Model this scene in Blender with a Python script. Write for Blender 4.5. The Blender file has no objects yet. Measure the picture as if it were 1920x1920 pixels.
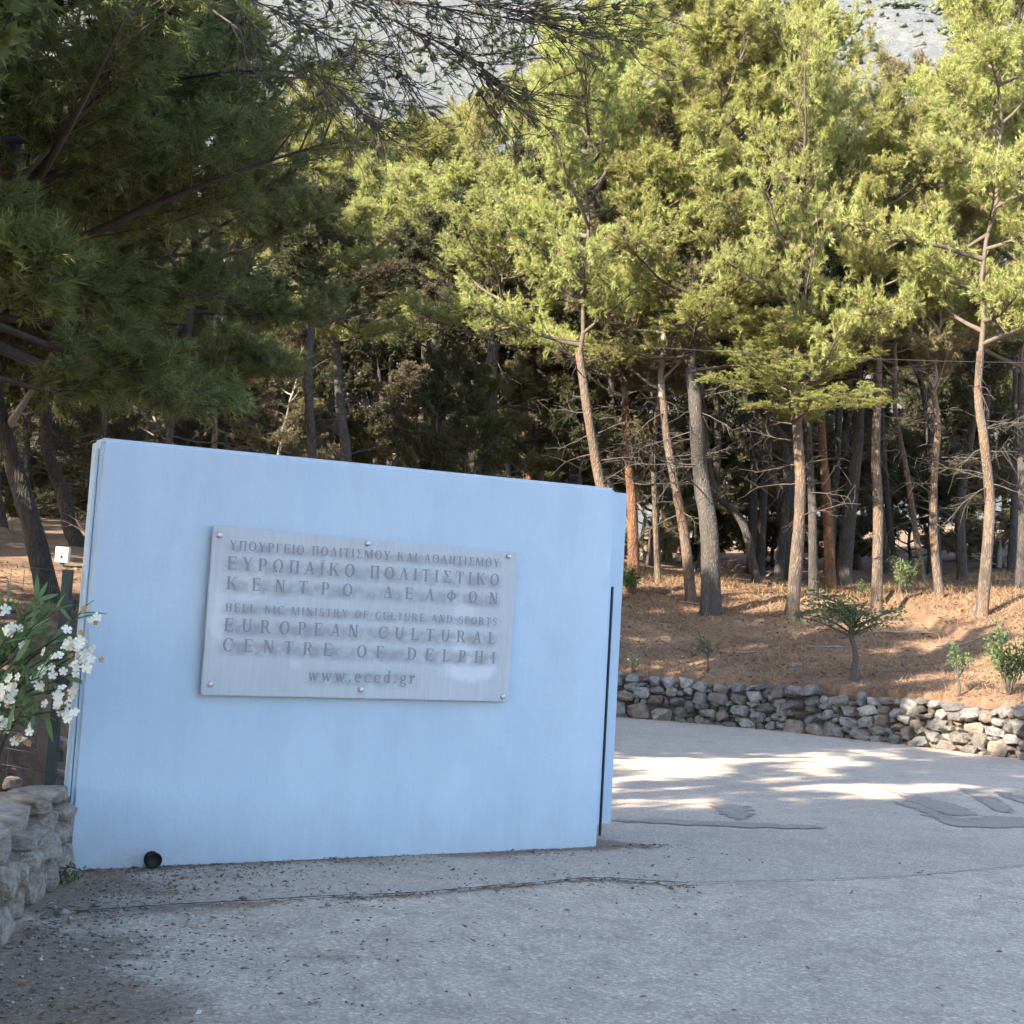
import bpy, bmesh, math, random
import numpy as np
from mathutils import Vector, Matrix

# ---------------------------------------------------------------- camera, sky, sun, exposure
scene = bpy.context.scene
COL = scene.collection
CAM_H, FPX = 1.6, 2500.0                      # eye height; focal length in pixels of a 1920 px wide picture
PITCH, ROLL = math.atan(206 / FPX), math.radians(3.3)
Fv = np.array([0, math.cos(PITCH), math.sin(PITCH)])
U0 = np.array([0, -math.sin(PITCH), math.cos(PITCH)])
R0 = np.array([1.0, 0, 0])
Rv = math.cos(ROLL) * R0 + math.sin(ROLL) * U0
Uv = -math.sin(ROLL) * R0 + math.cos(ROLL) * U0
EYE = np.array([0, 0, CAM_H])
cam_d = bpy.data.cameras.new('camera'); cam = bpy.data.objects.new('camera', cam_d); COL.objects.link(cam)
cam_d.sensor_width = 36; cam_d.lens = 36 * FPX / 1920; cam_d.clip_end = 3000; cam_d.clip_start = 0.05
cam.matrix_world = Matrix(((Rv[0], Uv[0], -Fv[0], 0), (Rv[1], Uv[1], -Fv[1], 0), (Rv[2], Uv[2], -Fv[2], CAM_H), (0, 0, 0, 1)))
scene.camera = cam

SUN_EL = math.radians(31)
SUN_DIR = np.array([0.74, 0.67])              # the way the light travels over the ground
world = bpy.data.worlds.new('World'); scene.world = world; world.use_nodes = True
wn = world.node_tree.nodes; wl = world.node_tree.links
sky = wn.new('ShaderNodeTexSky'); sky.sky_type = 'NISHITA'; sky.sun_disc = False
sky.sun_elevation = SUN_EL; sky.sun_rotation = math.atan2(-SUN_DIR[0], -SUN_DIR[1])
wn['Background'].inputs[1].default_value = 0.15
wl.new(sky.outputs[0], wn['Background'].inputs[0])
sun_d = bpy.data.lights.new('sun', 'SUN'); sun_d.energy = 5.0; sun_d.angle = math.radians(0.53); sun_d.color = (1.0, 0.88, 0.70)
sun = bpy.data.objects.new('sun', sun_d); COL.objects.link(sun)
sun.rotation_euler = Vector((SUN_DIR[0] * math.cos(SUN_EL), SUN_DIR[1] * math.cos(SUN_EL), -math.sin(SUN_EL))).to_track_quat('-Z', 'Y').to_euler()
vs = scene.view_settings
vs.view_transform = 'Standard'; vs.look = 'None'; vs.gamma = 1.0; vs.use_curve_mapping = False
vs.exposure = 2.2
scene.render.engine = 'CYCLES'
scene.cycles.max_bounces = 4; scene.cycles.diffuse_bounces = 2; scene.cycles.glossy_bounces = 1; scene.cycles.transmission_bounces = 2; scene.cycles.transparent_max_bounces = 4
scene.cycles.use_adaptive_sampling = True; scene.cycles.adaptive_threshold = 0.05
scene.cycles.use_denoising = True

# ---------------------------------------------------------------- helpers
def ray(x, y): return Fv * FPX + Rv * (x - 960) + Uv * (960 - y)
def at_z(x, y, z=0.0):
    d = ray(x, y); return EYE + d * ((z - CAM_H) / d[2])
def at_y(x, y, Y):
    d = ray(x, y); return EYE + d * (Y / d[1])

def tag(o, label=None, cat=None, group=None, kind=None):
    if label: o['label'] = label
    if cat: o['category'] = cat
    if group: o['group'] = group
    if kind: o['kind'] = kind
    return o
def link(name, data, parent=None, loc=None, rot=None, scale=None):
    o = bpy.data.objects.new(name, data); COL.objects.link(o)
    if parent: o.parent = parent
    if loc is not None: o.location = loc
    if rot is not None: o.rotation_euler = rot
    if scale is not None: o.scale = scale
    return o
def empty(name, loc): return link(name, None, loc=loc)

def np_mesh(name, V, F, material, tint=None, smooth=False):
    """mesh from vertex array (N,3) and a face array (M,3) or (M,4)"""
    V = np.asarray(V, np.float32); F = np.asarray(F, np.int32); k = F.shape[1]
    me = bpy.data.meshes.new(name)
    me.vertices.add(len(V)); me.vertices.foreach_set('co', V.ravel())
    me.loops.add(F.size); me.loops.foreach_set('vertex_index', F.ravel())
    me.polygons.add(len(F)); me.polygons.foreach_set('loop_start', np.arange(0, F.size, k, dtype=np.int32))
    if smooth: me.polygons.foreach_set('use_smooth', np.ones(len(F), bool))
    me.update(calc_edges=True)
    if tint is not None:
        at = me.attributes.new('tint', 'FLOAT', 'POINT'); at.data.foreach_set('value', np.asarray(tint, np.float32))
    if material: me.materials.append(material)
    return me

class MB:
    """collects pieces of one mesh"""
    def __init__(s): s.V = []; s.F = []; s.n = 0
    def add(s, V, F):
        V = np.asarray(V, float)
        s.V.append(V); s.F.extend([tuple(int(i) + s.n for i in f) for f in F]); s.n += len(V)
    def box(s, c, h, M=None):
        V = np.array([[x, y, z] for x in (-1, 1) for y in (-1, 1) for z in (-1, 1)], float) * np.array(h)
        if M is not None: V = V @ np.array(M).T
        s.add(V + np.array(c), [(0, 1, 3, 2), (4, 6, 7, 5), (0, 4, 5, 1), (2, 3, 7, 6), (0, 2, 6, 4), (1, 5, 7, 3)])
    def tube(s, P, R, k=6, cap=True):
        P = np.asarray(P, float); n = len(P); R = np.broadcast_to(np.asarray(R, float), (n,))
        T = np.gradient(P, axis=0); T /= np.linalg.norm(T, axis=1)[:, None] + 1e-9
        ref = np.array([1.0, 0, 0]) if abs(T[0][0]) < 0.8 else np.array([0, 1.0, 0])
        N = np.cross(T, ref); N /= np.linalg.norm(N, axis=1)[:, None] + 1e-9
        B = np.cross(T, N)
        a = np.arange(k) * 2 * math.pi / k
        V = (P[:, None] + R[:, None, None] * (np.cos(a)[None, :, None] * N[:, None] + np.sin(a)[None, :, None] * B[:, None])).reshape(-1, 3)
        F = [(i * k + j, i * k + (j + 1) % k, (i + 1) * k + (j + 1) % k, (i + 1) * k + j) for i in range(n - 1) for j in range(k)]
        if cap: F += [tuple(range(k - 1, -1, -1)), tuple((n - 1) * k + j for j in range(k))]
        s.add(V, F)
    def mesh(s, name, material, smooth=True):
        me = bpy.data.meshes.new(name)
        me.from_pydata(np.concatenate(s.V).tolist(), [], s.F); me.update()
        if smooth: me.polygons.foreach_set('use_smooth', np.ones(len(me.polygons), bool))
        if material: me.materials.append(material)
        return me

def tubes_mesh(name, paths, material, k=5):
    """many tubes of few sides, quick: paths = list of (points, radii)"""
    Vs, Fs, n = [], [], 0
    a = np.arange(k) * 2 * math.pi / k; ca, sa = np.cos(a)[None, :, None], np.sin(a)[None, :, None]
    for P, R in paths:
        P = np.asarray(P, float); m = len(P)
        T = np.gradient(P, axis=0); T /= np.linalg.norm(T, axis=1)[:, None] + 1e-9
        ref = np.array([0.31, 0.2, 0.93]) if abs(T[0][2]) < 0.8 else np.array([1.0, 0.1, 0])
        N = np.cross(T, ref); N /= np.linalg.norm(N, axis=1)[:, None] + 1e-9
        B = np.cross(T, N); R = np.broadcast_to(np.asarray(R, float), (m,))
        Vs.append((P[:, None] + R[:, None, None] * (ca * N[:, None] + sa * B[:, None])).reshape(-1, 3))
        i, j = np.meshgrid(np.arange(m - 1), np.arange(k), indexing='ij'); j2 = (j + 1) % k
        Fs.append(np.stack([i * k + j, i * k + j2, (i + 1) * k + j2, (i + 1) * k + j], -1).reshape(-1, 4) + n); n += m * k
    return np_mesh(name, np.concatenate(Vs), np.concatenate(Fs), material, smooth=True)

def spline(pts, n):
    """Catmull-Rom through pts, n samples"""
    P = np.asarray(pts, float)
    if len(P) == 2: return P[0] + (P[1] - P[0]) * np.linspace(0, 1, n)[:, None]
    Q = np.vstack([2 * P[0] - P[1], P, 2 * P[-1] - P[-2]]); out = []
    for t in np.linspace(0, len(P) - 1 - 1e-6, n):
        i = int(t); u = t - i; p0, p1, p2, p3 = Q[i:i + 4]
        out.append(0.5 * (2 * p1 + (p2 - p0) * u + (2 * p0 - 5 * p1 + 4 * p2 - p3) * u * u + (3 * p1 - p0 - 3 * p2 + p3) * u ** 3))
    return np.array(out)

_rs = np.random.RandomState(5); _LAT = _rs.rand(64, 64)
def vnoise(x, y):
    x, y = np.asarray(x, float), np.asarray(y, float)
    xi, yi = np.floor(x).astype(int), np.floor(y).astype(int); fx, fy = x - xi, y - yi
    fx, fy = fx * fx * (3 - 2 * fx), fy * fy * (3 - 2 * fy); g = lambda a, b: _LAT[a % 64, b % 64]
    return (g(xi, yi) * (1 - fx) + g(xi + 1, yi) * fx) * (1 - fy) + (g(xi, yi + 1) * (1 - fx) + g(xi + 1, yi + 1) * fx) * fy - 0.5
def fbm(x, y, o=4): return sum(vnoise(x * 2 ** i + 7 * i, y * 2 ** i + 3 * i) / 2 ** i for i in range(o))

# ---------------------------------------------------------------- materials
def new_mat(name):
    m = bpy.data.materials.new(name); m.use_nodes = True
    return m, m.node_tree.nodes, m.node_tree.links, m.node_tree.nodes['Principled BSDF']
def coord(N, L, scale=(1, 1, 1), space='Object'):
    tc = N.new('ShaderNodeTexCoord'); mp = N.new('ShaderNodeMapping'); mp.inputs['Scale'].default_value = scale
    L.new(tc.outputs[space], mp.inputs[0]); return mp.outputs[0]
def noise(N, L, vec, scale, detail=6, rough=0.6, dist=0.0):
    n = N.new('ShaderNodeTexNoise'); n.inputs['Scale'].default_value = scale; n.inputs['Detail'].default_value = detail
    n.inputs['Roughness'].default_value = rough; n.inputs['Distortion'].default_value = dist
    if vec is not None: L.new(vec, n.inputs['Vector'])
    return n.outputs['Fac']
def ramp(N, L, fac, stops):
    r = N.new('ShaderNodeValToRGB'); el = r.color_ramp.elements
    while len(el) < len(stops): el.new(0.5)
    for e, (p, c) in zip(el, stops):
        e.position = p; e.color = (*c, 1) if len(c) == 3 else c
    L.new(fac, r.inputs[0]); return r.outputs[0]
def g3(v): return (v, v, v)
def mix(N, L, a, b, fac, mode='MIX'):
    m = N.new('ShaderNodeMix'); m.data_type = 'RGBA'; m.blend_type = mode
    for sock, v in ((m.inputs[0], fac), (m.inputs[6], a), (m.inputs[7], b)):
        if hasattr(v, 'is_linked'): L.new(v, sock)
        else: sock.default_value = v if not isinstance(v, tuple) else (*v, 1) if len(v) == 3 else v
    return m.outputs[2]
def math_n(N, L, op, a, b=None):
    m = N.new('ShaderNodeMath'); m.operation = op
    for s, v in zip(m.inputs, (a, b)):
        if v is None: continue
        if hasattr(v, 'is_linked'): L.new(v, s)
        else: s.default_value = v
    return m.outputs[0]
def bump(N, L, bsdf, h, strength=0.5, dist=0.02):
    b = N.new('ShaderNodeBump'); b.inputs['Strength'].default_value = strength; b.inputs['Distance'].default_value = dist
    L.new(h, b.inputs['Height']); L.new(b.outputs[0], bsdf.inputs['Normal'])
def plain(name, c, rough=0.7, metal=0.0, var=0.25, scale=8, bmp=0.2):
    m, N, L, B = new_mat(name); v = coord(N, L)
    f = noise(N, L, v, scale); lo = tuple(x * (1 - var) for x in c); hi = tuple(min(1, x * (1 + var)) for x in c)
    L.new(ramp(N, L, f, [(0.3, lo), (0.7, hi)]), B.inputs['Base Color'])
    B.inputs['Roughness'].default_value = rough; B.inputs['Metallic'].default_value = metal
    if bmp: bump(N, L, B, noise(N, L, v, scale * 6), bmp, 0.005)
    return m

def needle_mat(name, stops, trans=0.35, hue=0.03, val=0.25):
    m, N, L, B = new_mat(name)
    a = N.new('ShaderNodeAttribute'); a.attribute_name = 'tint'
    c = ramp(N, L, a.outputs['Fac'], stops)
    oi = N.new('ShaderNodeObjectInfo'); hs = N.new('ShaderNodeHueSaturation')
    L.new(math_n(N, L, 'ADD', math_n(N, L, 'MULTIPLY', oi.outputs['Random'], hue), 0.5 - hue / 2), hs.inputs['Hue'])
    L.new(math_n(N, L, 'ADD', math_n(N, L, 'MULTIPLY', oi.outputs['Random'], val), 1 - val / 2), hs.inputs['Value'])
    L.new(c, hs.inputs['Color'])
    B.inputs['Roughness'].default_value = 0.65; L.new(hs.outputs[0], B.inputs['Base Color'])
    t = N.new('ShaderNodeBsdfTranslucent'); L.new(hs.outputs[0], t.inputs[0])
    ms = N.new('ShaderNodeMixShader'); ms.inputs[0].default_value = trans
    L.new(B.outputs[0], ms.inputs[1]); L.new(t.outputs[0], ms.inputs[2]); L.new(ms.outputs[0], N['Material Output'].inputs[0])
    return m
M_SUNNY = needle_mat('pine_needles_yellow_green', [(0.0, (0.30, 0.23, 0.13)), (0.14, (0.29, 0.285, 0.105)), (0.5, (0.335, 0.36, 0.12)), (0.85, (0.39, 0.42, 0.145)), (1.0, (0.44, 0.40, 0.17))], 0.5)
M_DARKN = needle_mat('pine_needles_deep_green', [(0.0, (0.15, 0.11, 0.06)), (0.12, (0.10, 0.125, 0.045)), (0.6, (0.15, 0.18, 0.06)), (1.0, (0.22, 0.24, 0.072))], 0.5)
M_SHADEDN = needle_mat('pine_needles_shade_darkened', [(0.0, (0.10, 0.07, 0.045)), (0.2, (0.075, 0.065, 0.035)), (0.6, (0.062, 0.078, 0.03)), (1.0, (0.10, 0.105, 0.04))], 0.35)  # needles darkened so their colour carries the shade inside the wood
M_DRYN = needle_mat('pine_needles_dry', [(0.0, (0.15, 0.115, 0.075)), (0.5, (0.165, 0.145, 0.075)), (1.0, (0.19, 0.185, 0.07))], 0.3)
M_LEAF = needle_mat('shrub_leaf', [(0.0, (0.05, 0.085, 0.03)), (0.6, (0.075, 0.13, 0.04)), (1.0, (0.12, 0.17, 0.06))], 0.3)
M_PALELEAF = needle_mat('pale_shrub_leaf', [(0.0, (0.10, 0.14, 0.06)), (1.0, (0.20, 0.25, 0.12))], 0.3)
M_GRASS = needle_mat('dry_grass_blade', [(0.0, (0.16, 0.085, 0.04)), (0.4, (0.30, 0.18, 0.09)), (0.8, (0.42, 0.29, 0.15)), (1.0, (0.22, 0.2, 0.1))], 0.3)
M_LITTER = needle_mat('litter', [(0.0, (0.06, 0.035, 0.022)), (0.5, (0.17, 0.085, 0.045)), (0.9, (0.28, 0.17, 0.1)), (1.0, (0.45, 0.42, 0.38))], 0.1)

def bark_mat(name, pal):
    m, N, L, B = new_mat(name); v = coord(N, L, (1, 1, 0.2))
    vo = N.new('ShaderNodeTexVoronoi'); vo.feature = 'DISTANCE_TO_EDGE'; vo.inputs['Scale'].default_value = 27
    nz = noise(N, L, v, 5, 5); vm = N.new('ShaderNodeVectorMath'); vm.operation = 'ADD'
    nn = N.new('ShaderNodeTexNoise'); nn.inputs['Scale'].default_value = 9; L.new(v, nn.inputs['Vector'])
    vs_ = N.new('ShaderNodeVectorMath'); vs_.operation = 'SCALE'; vs_.inputs[3].default_value = 0.12; L.new(nn.outputs['Color'], vs_.inputs[0])
    L.new(v, vm.inputs[0]); L.new(vs_.outputs[0], vm.inputs[1]); L.new(vm.outputs[0], vo.inputs['Vector'])
    nz2 = noise(N, L, coord(N, L, (1, 1, 0.5)), 3.2, 6, 0.7)
    nz = math_n(N, L, 'ADD', math_n(N, L, 'MULTIPLY', nz, 0.5), math_n(N, L, 'MULTIPLY', nz2, 0.5))
    base = ramp(N, L, nz, [(0.36, pal[0]), (0.5, pal[1]), (0.64, pal[2])])
    crack = ramp(N, L, vo.outputs['Distance'], [(0.0, g3(0.4)), (0.3, g3(1.0))])
    L.new(mix(N, L, base, crack, 0.85, 'MULTIPLY'), B.inputs['Base Color']); B.inputs['Roughness'].default_value = 0.95
    bump(N, L, B, crack, 0.8, 0.03); return m
M_BARK = bark_mat('pine_bark_grey_orange', [(0.07, 0.052, 0.04), (0.17, 0.128, 0.098), (0.23, 0.125, 0.07)])
M_BARKG = bark_mat('pine_bark_grey', [(0.05, 0.044, 0.04), (0.085, 0.074, 0.067), (0.11, 0.088, 0.072)])
M_LIMB2 = plain('bark_brown_limb', (0.10, 0.077, 0.06), 0.95, scale=12)  # limb tone kept close to the trunk bark
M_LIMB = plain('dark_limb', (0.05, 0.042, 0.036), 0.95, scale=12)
M_BARKR = bark_mat('pine_bark_red', [(0.10, 0.055, 0.035), (0.20, 0.10, 0.055), (0.27, 0.13, 0.065)])
M_BARKN = bark_mat('pine_bark_dark', [(0.022, 0.018, 0.016), (0.04, 0.033, 0.029), (0.06, 0.042, 0.033)])
M_TWIG = plain('twig_grey_brown', (0.06, 0.05, 0.044), 0.9, scale=20)
M_DEAD = plain('dead_twig_pale', (0.19, 0.17, 0.15), 0.9, scale=20)

def asphalt(name, lo, hi, chip, patch=0.5):
    m, N, L, B = new_mat(name); v = coord(N, L)
    big = noise(N, L, v, 0.45, 8, 0.65); mid = noise(N, L, v, 3.5, 6, 0.7, 0.5)
    vo = N.new('ShaderNodeTexVoronoi'); vo.inputs['Scale'].default_value = chip; L.new(v, vo.inputs['Vector'])
    c = ramp(N, L, big, [(0.3, lo), (0.7, hi)])
    c = mix(N, L, c, ramp(N, L, mid, [(0.25, g3(0.68)), (0.5, g3(1.0)), (0.78, g3(1.3))]), patch, 'MULTIPLY')
    sep = N.new('ShaderNodeSeparateColor'); L.new(vo.outputs['Color'], sep.inputs[0])
    stone = ramp(N, L, sep.outputs[0], [(0.0, (0.55, 0.53, 0.52)), (0.5, (0.95, 0.95, 0.96)), (0.86, (1.25, 1.22, 1.18)), (1.0, (1.9, 1.85, 1.8))])
    c = mix(N, L, c, stone, 0.5, 'MULTIPLY')
    dt = N.new('ShaderNodeAttribute'); dt.attribute_name = 'tint'
    df = math_n(N, L, 'ADD', dt.outputs['Fac'], math_n(N, L, 'MULTIPLY', math_n(N, L, 'SUBTRACT', noise(N, L, v, 22, 6, 0.75), 0.5), 1.5))
    c = mix(N, L, c, ramp(N, L, noise(N, L, v, 30, 4), [(0.25, (0.085, 0.05, 0.03)), (0.5, (0.18, 0.115, 0.072)), (0.75, (0.32, 0.225, 0.155))]), ramp(N, L, df, [(0.45, g3(0)), (0.9, g3(0.85))]))
    fine = noise(N, L, v, 180, 2); c = mix(N, L, c, ramp(N, L, fine, [(0.3, g3(0.75)), (0.7, g3(1.25))]), 0.7, 'MULTIPLY')
    L.new(c, B.inputs['Base Color']); B.inputs['Roughness'].default_value = 0.9
    h = mix(N, L, vo.outputs['Distance'], noise(N, L, v, 60, 3), 0.4)
    bump(N, L, B, h, 0.75, 0.006); return m
M_ROAD = asphalt('worn_asphalt', (0.345, 0.285, 0.226), (0.42, 0.35, 0.28), 75)
M_APRON = asphalt('coarse_asphalt', (0.375, 0.306, 0.238), (0.475, 0.392, 0.308), 60, 0.9)
M_PATCH = asphalt('tar_patch', (0.24, 0.202, 0.168), (0.29, 0.245, 0.205), 90, 0.4)

def soil_mat(name, a, b, c, s=1.0):
    m, N, L, B = new_mat(name); v = coord(N, L)
    f1 = noise(N, L, v, 0.9 * s, 8, 0.7); f2 = noise(N, L, v, 14 * s, 6, 0.75)
    col = mix(N, L, ramp(N, L, f1, [(0.3, a), (0.52, b), (0.72, c)]), ramp(N, L, f2, [(0.25, g3(0.5)), (0.5, g3(1.0)), (0.75, g3(1.45))]), 0.9, 'MULTIPLY')
    L.new(col, B.inputs['Base Color']); B.inputs['Roughness'].default_value = 1.0
    bump(N, L, B, f2, 0.9, 0.06); return m
M_SOIL = soil_mat('pine_needle_floor', (0.10, 0.06, 0.038), (0.18, 0.11, 0.067), (0.29, 0.187, 0.108))
M_HUMUS = soil_mat('dark_humus', (0.05, 0.036, 0.028), (0.085, 0.06, 0.046), (0.13, 0.1, 0.082), 2.2)

def stone_mat(name, cols, lichen=0.35):
    m, N, L, B = new_mat(name); v = coord(N, L)
    oi = N.new('ShaderNodeObjectInfo')
    va = N.new('ShaderNodeVectorMath'); va.operation = 'ADD'; L.new(v, va.inputs[0])
    cx = N.new('ShaderNodeCombineXYZ'); L.new(math_n(N, L, 'MULTIPLY', oi.outputs['Random'], 37.0), cx.inputs[0]); L.new(cx.outputs[0], va.inputs[1]); v = va.outputs[0]
    f1 = noise(N, L, v, 1.6, 6, 0.65); base = ramp(N, L, oi.outputs['Random'], cols)
    c = mix(N, L, base, ramp(N, L, f1, [(0.28, g3(0.32)), (0.5, g3(0.95)), (0.72, g3(1.4))]), 0.95, 'MULTIPLY')
    c = mix(N, L, c, (0.30, 0.20, 0.12), ramp(N, L, noise(N, L, v, 2.3, 4), [(0.52, g3(0)), (0.68, g3(lichen))]))
    L.new(c, B.inputs['Base Color']); B.inputs['Roughness'].default_value = 0.95
    bump(N, L, B, noise(N, L, v, 5, 8, 0.7), 0.9, 0.12); return m
M_STONE = stone_mat('limestone_rubble', [(0.0, (0.22, 0.215, 0.215)), (0.3, (0.37, 0.36, 0.35)), (0.55, (0.30, 0.24, 0.185)), (0.75, (0.17, 0.16, 0.155)), (1.0, (0.44, 0.42, 0.405))])
M_STONE2 = stone_mat('limestone_mortared', [(0.0, (0.48, 0.41, 0.35)), (0.5, (0.62, 0.53, 0.455)), (1.0, (0.52, 0.415, 0.32))], 0.6)
M_MORTAR = soil_mat('rough_mortar', (0.17, 0.12, 0.085), (0.30, 0.23, 0.175), (0.44, 0.37, 0.30), 4)

# pale blue paint with brush streaks, pits and grime low down
M_BLUE, N, L, B = new_mat('pale_blue_paint'); v = coord(N, L); vst = coord(N, L, (1, 1, 0.03))
cc = ramp(N, L, noise(N, L, v, 1.3, 6), [(0.3, (0.375, 0.475, 0.60)), (0.7, (0.425, 0.525, 0.635))])
cc = mix(N, L, cc, ramp(N, L, noise(N, L, vst, 70, 3), [(0.3, g3(0.95)), (0.7, g3(1.04))]), 0.45, 'MULTIPLY')
cc = mix(N, L, cc, ramp(N, L, noise(N, L, coord(N, L, (1, 1, 0.35)), 2.3, 8, 0.7), [(0.3, g3(0.9)), (0.6, g3(1.03))]), 0.8, 'MULTIPLY')
cc = mix(N, L, cc, (0.26, 0.33, 0.42), ramp(N, L, noise(N, L, v, 26, 5, 0.75), [(0.65, g3(0)), (0.74, g3(0.6))]))
tc_ = N.new('ShaderNodeTexCoord'); sp = N.new('ShaderNodeSeparateXYZ'); L.new(tc_.outputs['Object'], sp.inputs[0])
low = N.new('ShaderNodeMapRange'); low.inputs[1].default_value = 0.02; low.inputs[2].default_value = 0.42; low.inputs[3].default_value = 1; low.inputs[4].default_value = 0
L.new(sp.outputs[2], low.inputs[0])
side = N.new('ShaderNodeMapRange'); side.inputs[1].default_value = 0.2; side.inputs[2].default_value = 1.7; side.inputs[3].default_value = 1; side.inputs[4].default_value = 0.3
L.new(sp.outputs[0], side.inputs[0])
grime = math_n(N, L, 'MULTIPLY', math_n(N, L, 'MULTIPLY', low.outputs[0], side.outputs[0]), ramp(N, L, noise(N, L, v, 5, 6), [(0.25, g3(0.25)), (0.7, g3(1.0))]))
cc = mix(N, L, cc, (0.30, 0.30, 0.30), math_n(N, L, 'MULTIPLY', grime, 0.8))
L.new(cc, B.inputs['Base Color']); B.inputs['Roughness'].default_value = 0.75
bump(N, L, B, mix(N, L, noise(N, L, v, 45, 5), noise(N, L, v, 3, 3), 0.7), 0.4, 0.012)

# weathered acrylic plate: grey film with vertical runs, letter shadows painted along their rows, pale rubbed-off spots
M_PLATE, N, L, B = new_mat('weathered_acrylic'); v = coord(N, L); vst = coord(N, L, (1, 0.05, 1))
cc = ramp(N, L, noise(N, L, v, 2.2, 5), [(0.3, (0.365, 0.40, 0.45)), (0.7, (0.415, 0.45, 0.495))])
cc = mix(N, L, cc, ramp(N, L, noise(N, L, vst, 55, 4), [(0.3, g3(0.9)), (0.7, g3(1.07))]), 0.8, 'MULTIPLY')
PLATE_TC = N.new('ShaderNodeTexCoord'); PSEP = N.new('ShaderNodeSeparateXYZ'); L.new(PLATE_TC.outputs['Object'], PSEP.inputs[0])
def spot(cx, cy, rx, ry, soft=0.6):
    a = math_n(N, L, 'DIVIDE', math_n(N, L, 'SUBTRACT', PSEP.outputs[0], cx), rx); b = math_n(N, L, 'DIVIDE', math_n(N, L, 'SUBTRACT', PSEP.outputs[1], cy), ry)
    d = math_n(N, L, 'ADD', math_n(N, L, 'MULTIPLY', a, a), math_n(N, L, 'MULTIPLY', b, b))
    d = math_n(N, L, 'ADD', d, math_n(N, L, 'MULTIPLY', math_n(N, L, 'SUBTRACT', noise(N, L, v, 9, 6), 0.5), 2.2))
    mr = N.new('ShaderNodeMapRange'); mr.inputs[1].default_value = 1 - soft; mr.inputs[2].default_value = 1; mr.inputs[3].default_value = 1; mr.inputs[4].default_value = 0
    L.new(d, mr.inputs[0]); return mr.outputs[0]
for cx, cy, rx, ry, k in ((0.78, -0.31, 0.24, 0.10, 0.7), (0.72, -0.14, 0.12, 0.07, 0.5), (0.72, 0.08, 0.1, 0.08, 0.4), (-0.86, 0.14, 0.16, 0.09, 0.45), (-1.03, -0.05, 0.07, 0.2, 0.4), (-0.5, -0.3, 0.05, 0.05, 0.3), (-0.8, 0.27, 0.05, 0.05, 0.5)):
    cc = mix(N, L, cc, (0.54, 0.59, 0.65), math_n(N, L, 'MULTIPLY', spot(cx, cy, rx, ry), k))
PLATE_COL, PLATE_NL = cc, (N, L, B)
B.inputs['Roughness'].default_value = 0.42
M_LETTER = plain('letter_grey', (0.195, 0.205, 0.23), 0.6, var=0.35, scale=14)
M_BOLT = plain('steel_bolt', (0.55, 0.54, 0.52), 0.35, 0.8)
M_POST = plain('dark_green_metal', (0.028, 0.045, 0.05), 0.5, 0.3)
M_BLACK = plain('black_pipe', (0.006, 0.006, 0.006), 0.8)
M_WHITE = plain('white_enamel', (0.55, 0.54, 0.50), 0.5)
M_PETAL = plain('white_petal', (0.70, 0.68, 0.58), 0.6, var=0.06, scale=30, bmp=0)
M_WILT = plain('wilted_petal', (0.36, 0.22, 0.08), 0.8, scale=30, bmp=0)
M_WIRE = plain('cable_black', (0.03, 0.03, 0.032), 0.6)

# ---------------------------------------------------------------- terrain
def yw(x):
    x = np.asarray(x, float); xc = np.clip(x, 1.3, 9.0)
    y = 24.27 - 0.478 * (xc - 2.13) - 0.105 * (xc - 2.13) * (xc - 5.10)
    return np.where(x > 9.0, y - 1.35 * (x - 9.0), y)
def sm(t): t = np.clip(t, 0, 1); return t * t * (3 - 2 * t)
def terr(x, y):
    x, y = np.asarray(x, float), np.asarray(y, float)
    slope = (yw(x + 0.05) - yw(x - 0.05)) / 0.1
    s = (y - yw(x)) / np.sqrt(1 + slope ** 2)
    bank = 0.66 + 2.05 * sm((s + 1.2) / 9.5) + 0.115 * np.maximum(0, s - 6.5) + 0.32 * fbm(x * 0.22, y * 0.22) * sm(s / 3) + 0.06 * fbm(x * 1.3, y * 1.3, 3)
    right = np.where(s > 0.36, bank, -0.3)
    xl = np.where(y < 8.0, -2.60 + 0.14 * (8 - y), -2.60 - 0.2 * (y - 8.0))
    bed = 0.42 + 0.125 * np.maximum(0, y - 7.6) + 0.10 * fbm(x * 0.8, y * 0.8, 3) + 0.03 * np.maximum(0, -x - 3)
    w = sm((xl - x) / np.where(y < 8.5, 0.22, 0.9))
    left = bed * w - 0.3 * (1 - w)
    far = sm((y - 23) / 8)
    lft = np.where(x < xl + 1.5, np.maximum(left, np.where(s > 0.36, right, -0.3)), right)
    z = np.where(s > 0.36, np.maximum(right, left), np.where(left > -0.29, left, -0.3))
    # the bed at the left and the wood's floor run into one another
    return np.where((s > 0.36) & (x < xl + 1.5), bed * w * (1 - far) + right * (1 - w * (1 - far)), z)
def hit(x, y, y0=9.0):
    d = ray(x, y); d = d / d[1]; Y = np.arange(y0, 120, 0.05)
    P = EYE + d * Y[:, None]; ok = P[:, 2] <= terr(P[:, 0], P[:, 1])
    i = np.argmax(ok) if ok.any() else len(Y) - 1
    return P[i]
def on(x, y): return np.array([x, y, float(terr(x, y))])

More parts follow.
